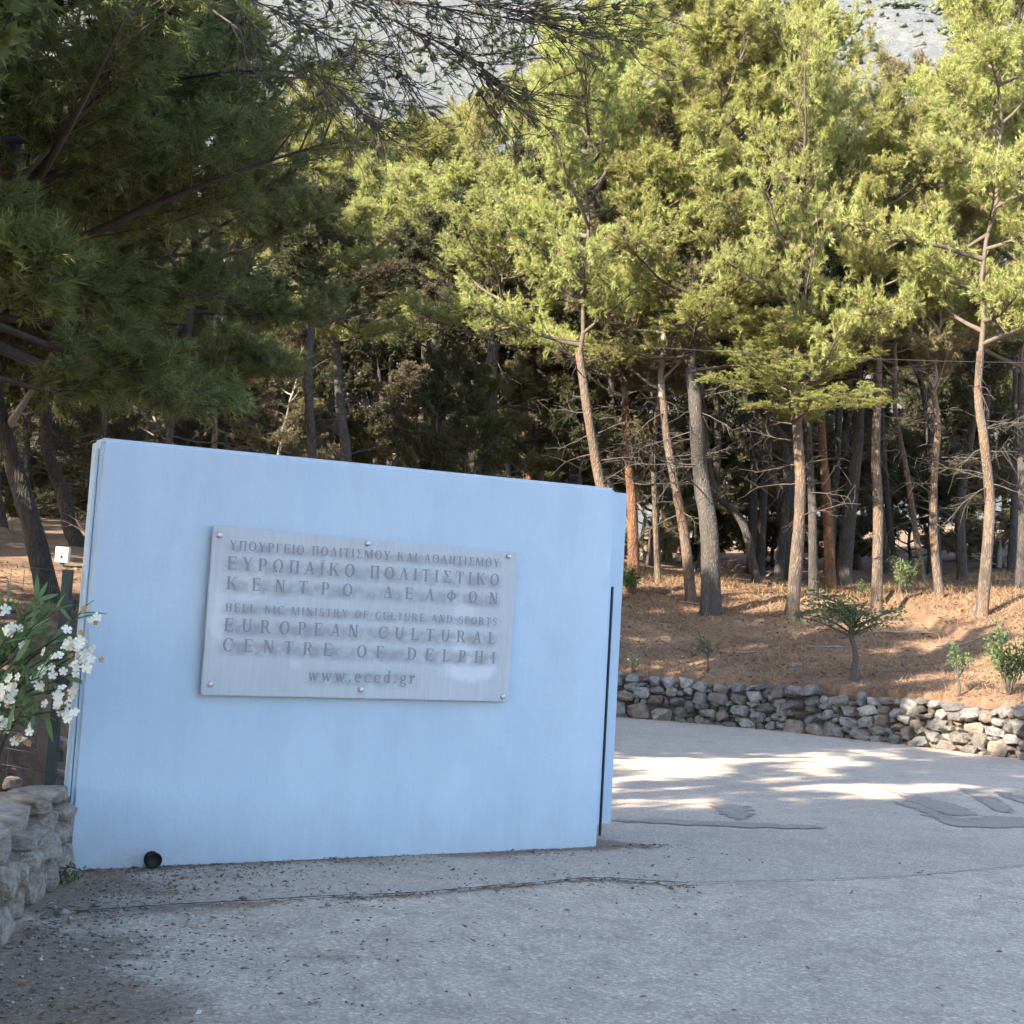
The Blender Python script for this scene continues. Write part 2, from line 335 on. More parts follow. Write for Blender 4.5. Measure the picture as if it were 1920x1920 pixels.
xs = np.concatenate([np.arange(-160, -16, 6), np.arange(-16, 18, 0.22), np.arange(18, 170, 6)])
ys = np.concatenate([np.arange(-60, 2, 4), np.arange(2, 17, 0.25), np.arange(17, 32, 0.13), np.arange(32, 70, 0.7), np.arange(70, 330, 8)])
X, Y = np.meshgrid(xs, ys); Z = terr(X, Y)
nx, ny = len(xs), len(ys); I = np.arange(nx * ny).reshape(ny, nx)
Fq = np.stack([I[:-1, :-1], I[:-1, 1:], I[1:, 1:], I[1:, :-1]], -1).reshape(-1, 4)
tag(link('ground', np_mesh('ground', np.stack([X, Y, Z], -1).reshape(-1, 3), Fq, M_SOIL, smooth=True)), kind='structure')

def sheet(name, outline, z, material, kind='structure', res=None):
    bm = bmesh.new(); vs_ = [bm.verts.new((p[0], p[1], z)) for p in outline]; f = bm.faces.new(vs_)
    if f.normal.z < 0: f.normal_flip()
    bmesh.ops.triangulate(bm, faces=bm.faces[:])
    me = bpy.data.meshes.new(name); bm.to_mesh(me); bm.free(); me.materials.append(material)
    o = link(name, me); o['kind'] = kind; return o
rs = random.Random(3)
edge_px = [(-60, 1712), (60, 1712), (180, 1716), (330, 1706), (480, 1698), (600, 1691), (760, 1684), (880, 1674), (1000, 1664), (1110, 1655), (1200, 1660), (1290, 1667), (1400, 1660), (1540, 1657), (1700, 1650), (1810, 1640), (1920, 1630), (2100, 1612), (2600, 1580)]
ep = spline([at_z(*p)[:2] for p in edge_px], 140); ep = ep + np.array([[0, rs.gauss(0, 0.018)] for _ in ep])
top_z = 0.022
n_ = len(ep)
Aw, Bw = at_z(140, 1632), at_z(1125, 1587)
edge_y = lambda x_: np.interp(x_, ep[:, 0], ep[:, 1])
wall_y = lambda x_: Aw[1] + (x_ - Aw[0]) * (Bw[1] - Aw[1]) / (Bw[0] - Aw[0])
near_x = lambda y_: -2.45 + 0.149 * (8 - y_)                       # foot of the low stone wall
def dirt_at(x_, y_):
    nz = 0.75 + 1.1 * fbm(x_ * 1.5, y_ * 1.5, 4)
    dl = np.maximum(0, x_ - near_x(y_)); d = 1.3 * np.exp(-dl / 0.5) + 0.72 * np.exp(-dl / 1.6)
    inw = (x_ > Aw[0] - 0.1) & (x_ < Bw[0] + 0.15); dw = np.abs(wall_y(x_) - y_)
    d = d + np.where(inw, 1.2 * np.exp(-dw / 0.10) + 0.5 * np.exp(-dw / 0.45), 0)
    d = d + 1.5 * np.exp(-np.abs(y_ - edge_y(x_)) / 0.07) * sm_((1.35 - x_) / 0.5) + 0.4 * np.exp(-np.abs(y_ - edge_y(x_)) / 0.3) * sm_((1.35 - x_) / 0.8)
    d = d + 0.55 * np.exp(-np.abs(y_ - (6.35 + 0.16 * x_)) / 0.07) * (x_ < 0.4) + 1.0 * np.exp(-((x_ - 1.0) ** 2 / 0.06 + (y_ - 10.1) ** 2 / 0.03))
    d = d + 0.9 * np.exp(-np.maximum(0, yw(x_) - y_ ) / 0.25) * (y_ > 15)
    return np.clip(d * nz, 0, 1.3)
def sm_(t): t = np.clip(t, 0, 1); return t * t * (3 - 2 * t)
def grid_sheet(name, X, Y, z, material):
    ny, nx = X.shape; I = np.arange(nx * ny).reshape(ny, nx)
    return tag(link(name, np_mesh(name, np.stack([X, Y, np.full_like(X, z) + 0.006 * fbm(X * 0.9, Y * 0.9, 3)], -1).reshape(-1, 3), np.stack([I[:-1, :-1], I[:-1, 1:], I[1:, 1:], I[1:, :-1]], -1).reshape(-1, 4), material, tint=dirt_at(X, Y).ravel(), smooth=True)), kind='structure')
gx_ = np.concatenate([np.arange(-60, -3, 3), np.arange(-3, 5, 0.06), np.arange(5, 12, 0.2), np.arange(12, 61, 4)])
X, Y = np.meshgrid(gx_, np.concatenate([np.arange(-60, 6, 3), np.arange(6, 12, 0.06), np.arange(12, 26, 0.2)])); 
grid_sheet('road', X, Y, 0.0, M_ROAD)
gx_ = np.concatenate([np.arange(-2.6, 5, 0.05), np.arange(5, 12, 0.4), np.arange(12, 40, 4)])
off = np.concatenate([np.arange(0, 5, 0.05), np.arange(5, 40, 2)])[::-1]
X = np.tile(gx_, (len(off), 1)); Y = edge_y(X) - off[:, None]
apr = grid_sheet('asphalt_apron', X, Y, top_z, M_APRON)
lip = MB(); lip.add([(*p, top_z) for p in ep] + [(p[0], p[1], -0.01) for p in ep], [(i, i + 1, n_ + i + 1, n_ + i) for i in range(n_ - 1)])
link('edge', lip.mesh('edge', M_PATCH, False), parent=apr)
def blob(pts_px, z, jit=0.03, n=40):
    q = [at_z(*p)[:2] for p in pts_px]; P = spline(q + [q[0]], n)[:-1]
    return [(p[0] + rs.gauss(0, jit), p[1] + rs.gauss(0, jit)) for p in P]
for pts, lb in (([(1330, 1506), (1390, 1511), (1408, 1526), (1398, 1536), (1368, 1534)], 'small dark four-sided tar patch alone on the road'),
                ([(1650, 1478), (1690, 1484), (1780, 1508), (1830, 1526), (1790, 1530), (1740, 1516)], 'long dark tar patch slanting towards the viewer from the sunlit strip'),
                ([(1678, 1504), (1730, 1512), (1790, 1533), (1860, 1532), (1930, 1535), (1930, 1552), (1800, 1550), (1750, 1534)], 'widest dark tar patch on the road, running out of the picture'),
                ([(1796, 1476), (1850, 1490), (1898, 1518), (1870, 1522), (1840, 1500)], 'narrow dark tar patch nearest the dry-stone wall'),
                ([(1870, 1484), (1930, 1498), (1930, 1508), (1890, 1498)], 'short dark tar patch cut by the edge of the picture'),
                ([(1160, 1537), (1330, 1540), (1545, 1551), (1480, 1554), (1330, 1549), (1160, 1542)], 'thin dark tar seam crossing the road beside the blue wall')):
    pa = sheet('tar_patch', blob(pts, 0, 0.035, 110), 0.0, M_PATCH, kind='thing')
    for v_ in pa.data.vertices: v_.co.z = 0.007 + 0.006 * float(fbm(v_.co.x * 0.9, v_.co.y * 0.9, 3))
    tag(pa, lb, 'road patch', 'tar repairs on the far road')

# the mountain far behind
xs = np.arange(-420, 521, 9.0); ys = np.arange(170, 760, 9.0); X, Y = np.meshgrid(xs, ys)
def mtn(x_, y_): return -12 + 0.89 * (y_ - 170) + (40 * fbm(x_ * 0.006, y_ * 0.006, 5) + 9 * fbm(x_ * 0.045, y_ * 0.045, 3)) * sm((y_ - 185) / 110)
Z = mtn(X, Y)
nx, ny = len(xs), len(ys); I = np.arange(nx * ny).reshape(ny, nx)
M_ROCK, N, L, B = new_mat('limestone_slope'); v = coord(N, L)
cc = ramp(N, L, noise(N, L, v, 0.05, 10, 0.7), [(0.3, (0.085, 0.09, 0.105)), (0.5, (0.12, 0.125, 0.14)), (0.72, (0.17, 0.168, 0.175))])  # bluish distance haze mixed into the rock colour
cc = mix(N, L, cc, (0.075, 0.095, 0.08), ramp(N, L, noise(N, L, v, 0.3, 9, 0.75), [(0.45, g3(0)), (0.56, g3(0.6))]))
L.new(cc, B.inputs['Base Color']); B.inputs['Roughness'].default_value = 1; bump(N, L, B, noise(N, L, v, 0.25, 8, 0.7), 1.0, 3.0)
tag(link('mountain', np_mesh('mountain', np.stack([X, Y, Z], -1).reshape(-1, 3), np.stack([I[:-1, :-1], I[:-1, 1:], I[1:, 1:], I[1:, :-1]], -1).reshape(-1, 4), M_ROCK, smooth=True)), kind='structure')
R = np.random.RandomState(21); n = 9500
px, py = R.uniform(-130, 190, n), R.uniform(270, 480, n)
keep = fbm(px * 0.03, py * 0.03, 3) + R.uniform(-0.35, 0.35, n) > -0.16; px, py = px[keep], py[keep]; n = len(px)
pz = mtn(px, py)
bm = bmesh.new(); bmesh.ops.create_icosphere(bm, subdivisions=2, radius=1)
IV = np.array([v_.co[:] for v_ in bm.verts]); IF = np.array([[v_.index for v_ in f.verts] for f in bm.faces]); bm.free()
bm = bmesh.new(); bmesh.ops.create_icosphere(bm, subdivisions=1, radius=1)
SV = np.array([v_.co[:] for v_ in bm.verts]); SF = np.array([[v_.index for v_ in f.verts] for f in bm.faces]); bm.free()
rad = R.uniform(0.45, 1.5, n)
V = SV[None] * (rad[:, None, None] * R.uniform(0.35, 1.5, (n, len(SV), 1))) * np.array([1.25, 1.25, 0.75]) + np.stack([px, py, pz + rad * 0.2], -1)[:, None]
M_SCRUB = needle_mat('mountain_scrub', [(0, (0.045, 0.06, 0.045)), (1, (0.085, 0.10, 0.065))], 0.1)
tag(link('scrub', np_mesh('scrub', V.reshape(-1, 3), (SF[None] + np.arange(n)[:, None, None] * len(SV)).reshape(-1, 3), M_SCRUB, tint=np.repeat(R.rand(n), len(SV)))), 'low green scrub dotted over the pale mountain slope', 'scrub', kind='stuff')

# ---------------------------------------------------------------- blue entrance wall
A = at_z(140, 1632); Bp = at_z(1125, 1587)
T = (Bp - A) / np.linalg.norm(Bp - A); NRM = np.array([T[1], -T[0], 0])
WL = float(np.linalg.norm(Bp - A)); YAW = math.atan2(T[1], T[0])
def on_wall(x, y, off=0.0):
    d = ray(x, y); k = np.dot(A + NRM * off - EYE, NRM) / np.dot(d, NRM); w = EYE + d * k
    return float(np.dot(w - A, T)), float(w[2])
def slab(name, u0, u1, z0l, z0r, z1l, z1r, front, thick, material, bev=0.012, seg=2):
    bm = bmesh.new()
    vs_ = [bm.verts.new(p) for p in ((u0, -front, z0l), (u1, -front, z0r), (u1, -front, z1r), (u0, -front, z1l), (u0, -front + thick, z0l), (u1, -front + thick, z0r), (u1, -front + thick, z1r), (u0, -front + thick, z1l))]
    for f in ((0, 1, 2, 3), (5, 4, 7, 6), (4, 0, 3, 7), (1, 5, 6, 2), (3, 2, 6, 7), (4, 5, 1, 0)): bm.faces.new([vs_[i] for i in f])
    bmesh.ops.recalc_face_normals(bm, faces=bm.faces)
    bmesh.ops.bevel(bm, geom=bm.edges[:], offset=bev, segments=seg, affect='EDGES')
    me = bpy.data.meshes.new(name); bm.to_mesh(me); bm.free(); me.materials.append(material)
    return link(name, me, loc=A, rot=(0, 0, YAW))
wall = slab('entrance_wall', -0.05, 3.752, -0.25, -0.25, 2.565, 2.643, 0.0, 0.24, M_BLUE, 0.022, 3)
tag(wall, 'broad pale blue painted wall carrying the lettered plate', 'wall')
st = slab('edge_strip', -0.074, -0.052, 0.42, 0.42, 2.50, 2.50, -0.03, 0.03, M_BLUE, 0.006, 1); st.parent = wall; st.location = (0, 0, 0); st.rotation_euler = (0, 0, 0)
# the narrower panel standing behind its far end
pnl = slab('rear_panel', 3.0, 4.165, 0.085, 0.085, 2.655, 2.665, -0.42, 0.08, M_BLUE, 0.006, 2)
tag(pnl, 'narrow pale blue panel showing behind the far edge of the lettered wall', 'panel')
for u in (3.1, 3.55): mb = MB(); mb.box((u, 0.46, -0.05), (0.03, 0.03, 0.15)); link('foot', mb.mesh('foot', M_POST, False), parent=pnl)
mb = MB(); mb.box((3.872, 0.15, 0.98), (0.0045, 0.012, 0.93)); link('seam', mb.mesh('seam', M_POST, False), parent=pnl)
# drain pipe
u, z = on_wall(282, 1633); mb = MB(); a = np.linspace(0, 2 * math.pi, 21)[:-1]
ring = lambda r_, y_: [(r_ * math.cos(t_), y_, r_ * math.sin(t_)) for t_ in a]
V = ring(0.046, 0.03) + ring(0.046, -0.05) + ring(0.040, -0.052) + ring(0.040, -0.04); k = 20
mb.add(V, [(s_ * k + i, s_ * k + (i + 1) % k, (s_ + 1) * k + (i + 1) % k, (s_ + 1) * k + i) for s_ in range(3) for i in range(k)] + [tuple(3 * k + i for i in range(k))])
tag(link('drain_pipe', mb.mesh('drain_pipe', M_BLACK), loc=A + T * u + np.array([0, 0, max(z, 0.05)]) + NRM * 0.02, rot=(0, 0, YAW)), 'black round pipe end sticking out of the foot of the blue wall', 'pipe')

# ---------------------------------------------------------------- lettered plate
PO = 0.045
cn = [on_wall(*p, PO) for p in ((397, 990), (968, 1032), (953, 1320), (378, 1298))]
pc = np.mean(cn, axis=0); pw = ((cn[1][0] - cn[0][0]) + (cn[2][0] - cn[3][0])) / 2; ph = ((cn[0][1] - cn[3][1]) + (cn[1][1] - cn[2][1])) / 2
mb = MB(); mb.box((0, 0, 0), (pw / 2, ph / 2, 0.009))
bm = bmesh.new(); me = mb.mesh('plaque', M_PLATE, False); bm.from_mesh(me); bmesh.ops.recalc_face_normals(bm, faces=bm.faces); bmesh.ops.bevel(bm, geom=bm.edges[:], offset=0.004, segments=2, affect='EDGES'); bm.to_mesh(me); bm.free()
plaque = link('plaque', me)
po = A + T * pc[0] + np.array([0, 0, pc[1]]) + NRM * PO
plaque.matrix_world = Matrix(((T[0], 0, NRM[0], po[0]), (T[1], 0, NRM[1], po[1]), (0, 1, 0, po[2]), (0, 0, 0, 1)))
tag(plaque, 'grey weathered plate with Greek and English lettering bolted on the blue wall', 'plaque')
def on_plate(x, y):
    a_, b_ = on_wall(x, y, PO + 0.009); return a_ - pc[0], b_ - pc[1]
mbolt = MB(); mbolt.tube([(0, 0, -0.035), (0, 0, 0.006), (0, 0, 0.012), (0, 0, 0.018)], [0.011, 0.019, 0.019, 0.012], 12); bolt_me = mbolt.mesh('bolt', M_BOLT)
for p in ((411, 1003), (689, 1019), (953, 1043), (394, 1283), (676, 1293), (942, 1306)):
    q = on_plate(*p); link('bolt', bolt_me, parent=plaque, loc=(q[0], q[1], 0.009))

S_, H_, SF_, SH = 0.165, 0.07, 0.075, 0.055
def q4(a, b, c, d): return [a, b, c, d]
def rect(x0, y0, x1, y1): return [(x0, y0), (x1, y0), (x1, y1), (x0, y1)]
def stem(x, y0=0.0, y1=1.0, w=S_, lo=True, hi=True):
    r_ = [rect(x, y0, x + w, y1)]
    if lo: r_.append(rect(x - SF_, y0, x + w + SF_, y0 + SH))
    if hi: r_.append(rect(x - SF_, y1 - SH, x + w + SF_, y1))
    return r_
def diag(x0, y0, x1, y1, w): return [[(x0, y0), (x0 + w, y0), (x1 + w, y1), (x1, y1)]]
def ser(x, y, w=S_): return [rect(x - SF_, y, x + w + SF_, y + SH)]
def arc(cx, cy, rx, ry, a0, a1, t=S_, h=H_, n=14):
    out_ = []; A_ = np.radians(np.linspace(a0, a1, n + 1))
    o_ = [(cx + rx * math.cos(t_), cy + ry * math.sin(t_)) for t_ in A_]; i_ = [(cx + (rx - t) * math.cos(t_), cy + (ry - h) * math.sin(t_)) for t_ in A_]
    for k_ in range(n): out_.append([i_[k_], o_[k_], o_[k_ + 1], i_[k_ + 1]])
    return out_
def bar(x0, x1, y): return [rect(x0, y - H_ / 2, x1, y + H_ / 2)]
def glyph(c):
    x = 0.08
    if c in 'IΙ': return stem(x), 0.32
    if c == 'Ϊ': return stem(x) + [rect(x - 0.06, 1.08, x + 0.03, 1.19), rect(x + 0.13, 1.08, x + 0.22, 1.19)], 0.32
    if c in 'EΕ': return stem(x) + bar(x, 0.66, 0.965) + bar(x, 0.56, 0.52) + bar(x, 0.70, 0.035) + [rect(0.62, 0.8, 0.67, 0.97), rect(0.53, 0.42, 0.57, 0.62), rect(0.65, 0.03, 0.71, 0.22)], 0.74
    if c == 'F': return stem(x) + bar(x, 0.64, 0.965) + bar(x, 0.54, 0.5) + [rect(0.6, 0.8, 0.65, 0.97), rect(0.51, 0.4, 0.55, 0.6)], 0.68
    if c == 'L': return stem(x) + bar(x, 0.68, 0.035) + [rect(0.63, 0.03, 0.69, 0.24)], 0.71
    if c == 'Γ': return stem(x) + bar(x, 0.64, 0.965) + [rect(0.59, 0.76, 0.65, 0.97)], 0.67
    if c in 'TΤ': return stem(0.30, hi=False) + bar(0.02, 0.74, 0.965) + [rect(0.02, 0.78, 0.07, 0.97), rect(0.69, 0.78, 0.74, 0.97)], 0.76
    if c in 'HΗ': return stem(x) + stem(0.60) + bar(x, 0.7, 0.52), 0.84
    if c in 'Π': return stem(x) + stem(0.60) + bar(x, 0.7, 0.965), 0.84
    if c in 'NΝ': return stem(0.10, w=0.08) + stem(0.68, w=0.08) + diag(0.10, 1.0, 0.58, 0.0, 0.18), 0.86
    if c in 'MΜ': return stem(0.08, w=0.08) + stem(0.84, w=S_) + diag(0.08, 1.0, 0.46, 0.0, 0.16) + diag(0.46, 0.0, 0.86, 1.0, 0.07), 1.09
    if c in 'AΑ': return diag(0.06, 0, 0.40, 1, 0.07) + diag(0.62, 0, 0.34, 1, 0.17) + bar(0.18, 0.64, 0.33) + ser(0.05, 0, 0.09) + ser(0.62, 0, 0.16), 0.86
    if c == 'Λ': return diag(0.06, 0, 0.40, 1, 0.07) + diag(0.62, 0, 0.34, 1, 0.17) + ser(0.05, 0, 0.09) + ser(0.62, 0, 0.16), 0.86
    if c == 'Δ': return diag(0.04, 0, 0.40, 1, 0.07) + diag(0.64, 0, 0.34, 1, 0.18) + [rect(0.04, 0, 0.80, 0.075)], 0.84
    if c in 'KΚ': return stem(x) + diag(0.22, 0.45, 0.66, 1, 0.08) + diag(0.66, 0, 0.32, 0.58, 0.18) + ser(0.64, 0.945, 0.1) + ser(0.66, 0, 0.16), 0.9
    if c in 'PΡ': return stem(x) + bar(x, 0.42, 0.965) + bar(x, 0.42, 0.46) + arc(0.40, 0.7125, 0.28, 0.2875, -90, 90), 0.71
    if c == 'R': return stem(x) + bar(x, 0.42, 0.965) + bar(x, 0.42, 0.50) + arc(0.40, 0.7325, 0.27, 0.2675, -90, 90) + diag(0.64, 0, 0.34, 0.5, 0.17) + ser(0.66, 0, 0.15), 0.88
    if c == 'D': return stem(x) + bar(x, 0.38, 0.965) + bar(x, 0.38, 0.035) + arc(0.36, 0.5, 0.46, 0.5, -90, 90), 0.85
    if c in 'OΟ': return arc(0.44, 0.5, 0.42, 0.52, 0, 360, n=28), 0.88
    if c == 'Θ': return arc(0.44, 0.5, 0.42, 0.52, 0, 360, n=28) + bar(0.28, 0.6, 0.5), 0.88
    if c == 'C': return arc(0.46, 0.5, 0.43, 0.52, 42, 318, n=22) + [rect(0.74, 0.68, 0.80, 0.98)], 0.84
    if c == 'U': return stem(x, 0.35, lo=False) + stem(0.64, 0.35, w=0.08, lo=False) + arc(0.40, 0.36, 0.32, 0.37, 180, 360, t=0.13), 0.82
    if c in 'YΥ': return stem(0.34, 0, 0.45, hi=False) + diag(0.34, 0.42, 0.04, 1, 0.17) + diag(0.40, 0.42, 0.68, 1, 0.08) + ser(0.05, 0.945, 0.16) + ser(0.66, 0.945, 0.1), 0.84
    if c == 'S': return arc(0.33, 0.745, 0.26, 0.265, 40, 270, t=0.12) + arc(0.33, 0.255, 0.29, 0.285, -140, 90, t=0.13) + [rect(0.50, 0.74, 0.55, 0.97), rect(0.06, 0.02, 0.11, 0.26)], 0.66
    if c == 'Σ': return diag(0.06, 1, 0.36, 0.5, 0.17) + diag(0.06, 0, 0.40, 0.52, 0.08) + bar(0.06, 0.72, 0.965) + bar(0.06, 0.74, 0.045) + [rect(0.67, 0.78, 0.72, 0.97), rect(0.69, 0.03, 0.75, 0.26)], 0.78
    if c == 'Ω': return arc(0.46, 0.56, 0.42, 0.46, -62, 242, n=24) + [rect(0.06, 0, 0.38, 0.08), rect(0.54, 0, 0.86, 0.08), rect(0.28, 0.05, 0.36, 0.18), rect(0.56, 0.05, 0.64, 0.18)], 0.92
    if c == 'Φ': return stem(0.40) + arc(0.48, 0.5, 0.44, 0.34, 0, 360, n=26), 0.96
    if c == 'w': return diag(0.16, 0, 0.02, 0.62, 0.13) + diag(0.20, 0, 0.38, 0.62, 0.06) + diag(0.48, 0, 0.32, 0.62, 0.13) + diag(0.52, 0, 0.72, 0.62, 0.06) + [rect(0, 0.58, 0.2, 0.63), rect(0.64, 0.58, 0.84, 0.63)], 0.84
    if c == 'e': return arc(0.29, 0.31, 0.27, 0.33, 0, 318, t=0.12, h=0.06, n=20) + [rect(0.13, 0.29, 0.55, 0.34)], 0.58
    if c == 'c': return arc(0.29, 0.31, 0.27, 0.33, 45, 318, t=0.12, h=0.06, n=18) + [rect(0.44, 0.44, 0.52, 0.58)], 0.55
    if c == 'd': return arc(0.27, 0.31, 0.25, 0.33, 0, 360, t=0.11, h=0.06, n=22) + stem(0.42, 0, 1.0, 0.12, hi=False) + [rect(0.36, 0.95, 0.44, 1.0)], 0.64
    if c == 'g': return arc(0.27, 0.40, 0.22, 0.23, 0, 360, t=0.10, h=0.06, n=20) + arc(0.28, -0.12, 0.27, 0.17, 0, 360, t=0.08, h=0.06, n=20) + [rect(0.40, 0.54, 0.58, 0.61), rect(0.1, 0.02, 0.18, 0.2)], 0.6
    if c == 'r': return stem(0.07, 0, 0.62, 0.12, hi=False) + [rect(0.0, 0.56, 0.1, 0.62)] + arc(0.36, 0.42, 0.18, 0.21, 50, 170, t=0.08, h=0.09, n=8) + [rect(0.36, 0.48, 0.48, 0.62)], 0.48
    if c == '.': return [rect(0.06, 0, 0.19, 0.13)], 0.24
    return [], 0.45
GM = {}
def glyph_mesh(c):
    if c in GM: return GM[c]
    polys, w = glyph(c); V, Fc = [], []
    for i, p in enumerate(polys):
        area = sum(p[k_][0] * p[(k_ + 1) % len(p)][1] - p[(k_ + 1) % len(p)][0] * p[k_][1] for k_ in range(len(p)))
        if area < 0: p = p[::-1]
        z = 0.024 + 0.0012 * (i % 9) + 0.0001 * i; b0 = len(V); m_ = len(p)
        V += [(x_, y_, z) for x_, y_ in p] + [(x_, y_, 0.002) for x_, y_ in p]
        Fc.append(tuple(range(b0, b0 + m_))); Fc += [(b0 + k_, b0 + m_ + k_, b0 + m_ + (k_ + 1) % m_, b0 + (k_ + 1) % m_) for k_ in range(m_)]
    me = bpy.data.meshes.new('letter'); me.from_pydata(V, [], Fc); me.update(); me.materials.append(M_LETTER)
    GM[c] = (me, w); return GM[c]
def cpx(x, y): return 360 + x / 3, 960 + y / 3
rows = [('ΥΠΟΥΡΓΕΙΟ ΠΟΛΙΤΙΣΜΟΥ ΚΑΙ ΑΘΛΗΤΙΣΜΟΥ', 212, 185, 1730, 288, 50), ('ΕΥΡΩΠΑΪΚΟ ΠΟΛΙΤΙΣΤΙΚΟ', 200, 285, 1728, 382, 70), ('ΚΕΝΤΡΟ ΔΕΛΦΩΝ', 195, 398, 1720, 487, 68),
        ('HELL_NIC MINISTRY OF CULTURE AND SPORTS', 188, 535, 1715, 617, 44), ('EUROPEAN CULTURAL', 182, 633, 1708, 710, 70), ('CENTRE OF DELPHI', 172, 745, 1705, 820, 70), ('www.eccd.gr', 655, 912, 1255, 930, 72)]
row_v = []
for text, x0, y0, x1, y1, hpx in rows:
    u0, v0 = on_plate(*cpx(x0, y0)); u1, v1 = on_plate(*cpx(x1, y1))
    cap = (on_plate(*cpx((x0 + x1) / 2, (y0 + y1) / 2 - hpx / 2))[1] - on_plate(*cpx((x0 + x1) / 2, (y0 + y1) / 2 + hpx / 2))[1])
    ws = [glyph_mesh(c)[1] if c not in ' _' else (0.45 if c == ' ' else 0.6) for c in text]
    squash = min(1.0, (u1 - u0) / (sum(ws) * cap) * 0.86)
    gap = ((u1 - u0) - sum(ws) * cap * squash) / (len(text) - 1); u = u0
    row_v.append(((v0 + v1) / 2, (v1 - v0) / (u1 - u0), cap, u0, u1))
    for c, w in zip(text, ws):
        if c not in ' _':
            f_ = (u - u0) / (u1 - u0); v_ = v0 + (v1 - v0) * f_ - cap / 2
            link('letter', glyph_mesh(c)[0], parent=plaque, loc=(u, v_, 0.0085), rot=(0, 0, math.atan2(v1 - v0, u1 - u0)), scale=(cap * squash, cap, cap))
        u += w * cap * squash + gap
# blurred shadow of the letters, painted into the plate colour along their rows
N, L, B = PLATE_NL; cc = PLATE_COL; tot = None
for vm_, sl, cap, u0, u1 in row_v:
    dv = math_n(N, L, 'SUBTRACT', PSEP.outputs[1], math_n(N, L, 'ADD', math_n(N, L, 'MULTIPLY', math_n(N, L, 'SUBTRACT', PSEP.outputs[0], (u0 + u1) / 2), sl), vm_ - cap * 0.25))
    mr = N.new('ShaderNodeMapRange'); mr.interpolation_type = 'SMOOTHSTEP'; mr.inputs[1].default_value = cap * 0.85; mr.inputs[2].default_value = cap * 0.2; mr.inputs[3].default_value = 0; mr.inputs[4].default_value = 1
    L.new(math_n(N, L, 'ABSOLUTE', dv), mr.inputs[0])
    me_ = N.new('ShaderNodeMapRange'); me_.inputs[1].default_value = (u1 - u0) / 2 + 0.05; me_.inputs[2].default_value = (u1 - u0) / 2 - 0.03; me_.inputs[3].default_value = 0; me_.inputs[4].default_value = 1
    L.new(math_n(N, L, 'ABSOLUTE', math_n(N, L, 'SUBTRACT', PSEP.outputs[0], (u0 + u1) / 2)), me_.inputs[0])
    one = math_n(N, L, 'MULTIPLY', mr.outputs[0], me_.outputs[0]); tot = one if tot is None else math_n(N, L, 'MAXIMUM', tot, one)
vv = coord(N, L); blot = ramp(N, L, noise(N, L, vv, 11, 5, 0.65), [(0.34, g3(0.12)), (0.6, g3(0.9))])
L.new(mix(N, L, cc, (0.235, 0.252, 0.28), math_n(N, L, 'MULTIPLY', tot, blot)), B.inputs['Base Color'])

# ---------------------------------------------------------------- stones
def stone_meshes(n, seed, material, npts=26, cut=2):
    out_ = []; R_ = np.random.RandomState(seed)
    for i in range(n):
        Q = R_.normal(size=(npts, 3)); Q /= np.linalg.norm(Q, axis=1)[:, None]; Q = np.sign(Q) * np.abs(Q) ** 0.62; Q *= R_.uniform(0.8, 1.0, (npts, 1))
        bm = bmesh.new()
        for q in Q: bm.verts.new(q)
        r_ = bmesh.ops.convex_hull(bm, input=bm.verts[:]); bmesh.ops.delete(bm, geom=[v_ for v_ in bm.verts if not v_.link_faces], context='VERTS')
        for f in bm.faces: f.smooth = False
        V = np.array([v_.co[:] for v_ in bm.verts]); c0 = V.mean(0); V -= c0; V /= np.abs(V).max(0)
        for v_, q in zip(bm.verts, V): v_.co = q
        if cut: bmesh.ops.bevel(bm, geom=bm.edges[:], offset=0.035, segments=1, affect='EDGES')
        me = bpy.data.meshes.new('stone'); bm.to_mesh(me); bm.free(); me.materials.append(material); out_.append(me)
    return out_
ST = stone_meshes(16, 4, M_STONE, 22, 0)
def in_slope(x): s_ = (float(yw(x + .05)) - float(yw(x - .05))) / .1; return math.atan(s_)
x_path = [0.9]; xsw = np.arange(1.1, 8.75, 0.01); ysw = yw(xsw); al = np.concatenate([[0], np.cumsum(np.hypot(np.diff(xsw), np.diff(ysw)))])
sw = empty('stone_wall', (xsw[len(xsw) // 2], ysw[len(ysw) // 2], 0)); bpy.context.view_layer.update()
swo = np.array(sw.location)
tag(sw, 'long dry-stone retaining wall of grey limestone rubble along the far road', 'wall')
cP = np.stack([xsw[::25], ysw[::25]], -1); mb = MB()
for i in range(len(cP) - 1):
    a0, a1 = cP[i], cP[i + 1]; t_ = (a1 - a0) / np.linalg.norm(a1 - a0); n0 = np.array([-t_[1], t_[0]])
    pr = [(0.13, -0.1), (0.17, 0.66), (0.62, 0.70), (0.62, -0.1)]
    V = [(*(p + n0 * q[0]), q[1]) for p in (a0, a1) for q in pr]; mb.add(np.array(V) - swo, [(0, 4, 5, 1), (1, 5, 6, 2), (2, 6, 7, 3)])
link('core', mb.mesh('core', M_HUMUS, False), parent=sw)
R = np.random.RandomState(9); total = al[-1]
def put_stone(a_, z_, w_, h_, dep=0.2, off=0.0, meshes=ST, par=sw, org=swo, roll=0.12):
    x_ = np.interp(a_, al, xsw); y_ = np.interp(a_, al, ysw); ang = in_slope(x_); n0 = np.array([-math.sin(ang), math.cos(ang)])
    p = np.array([x_ + n0[0] * (0.16 + off), y_ + n0[1] * (0.16 + off), z_])
    fl = math.pi if R.rand() < 0.5 else 0
    link('stone', meshes[R.randint(len(meshes))], parent=par, loc=p - org, rot=(R.normal(0, 0.12), R.normal(0, roll), ang + fl + R.normal(0, 0.12)), scale=(w_ / 2, dep, h_ / 2))
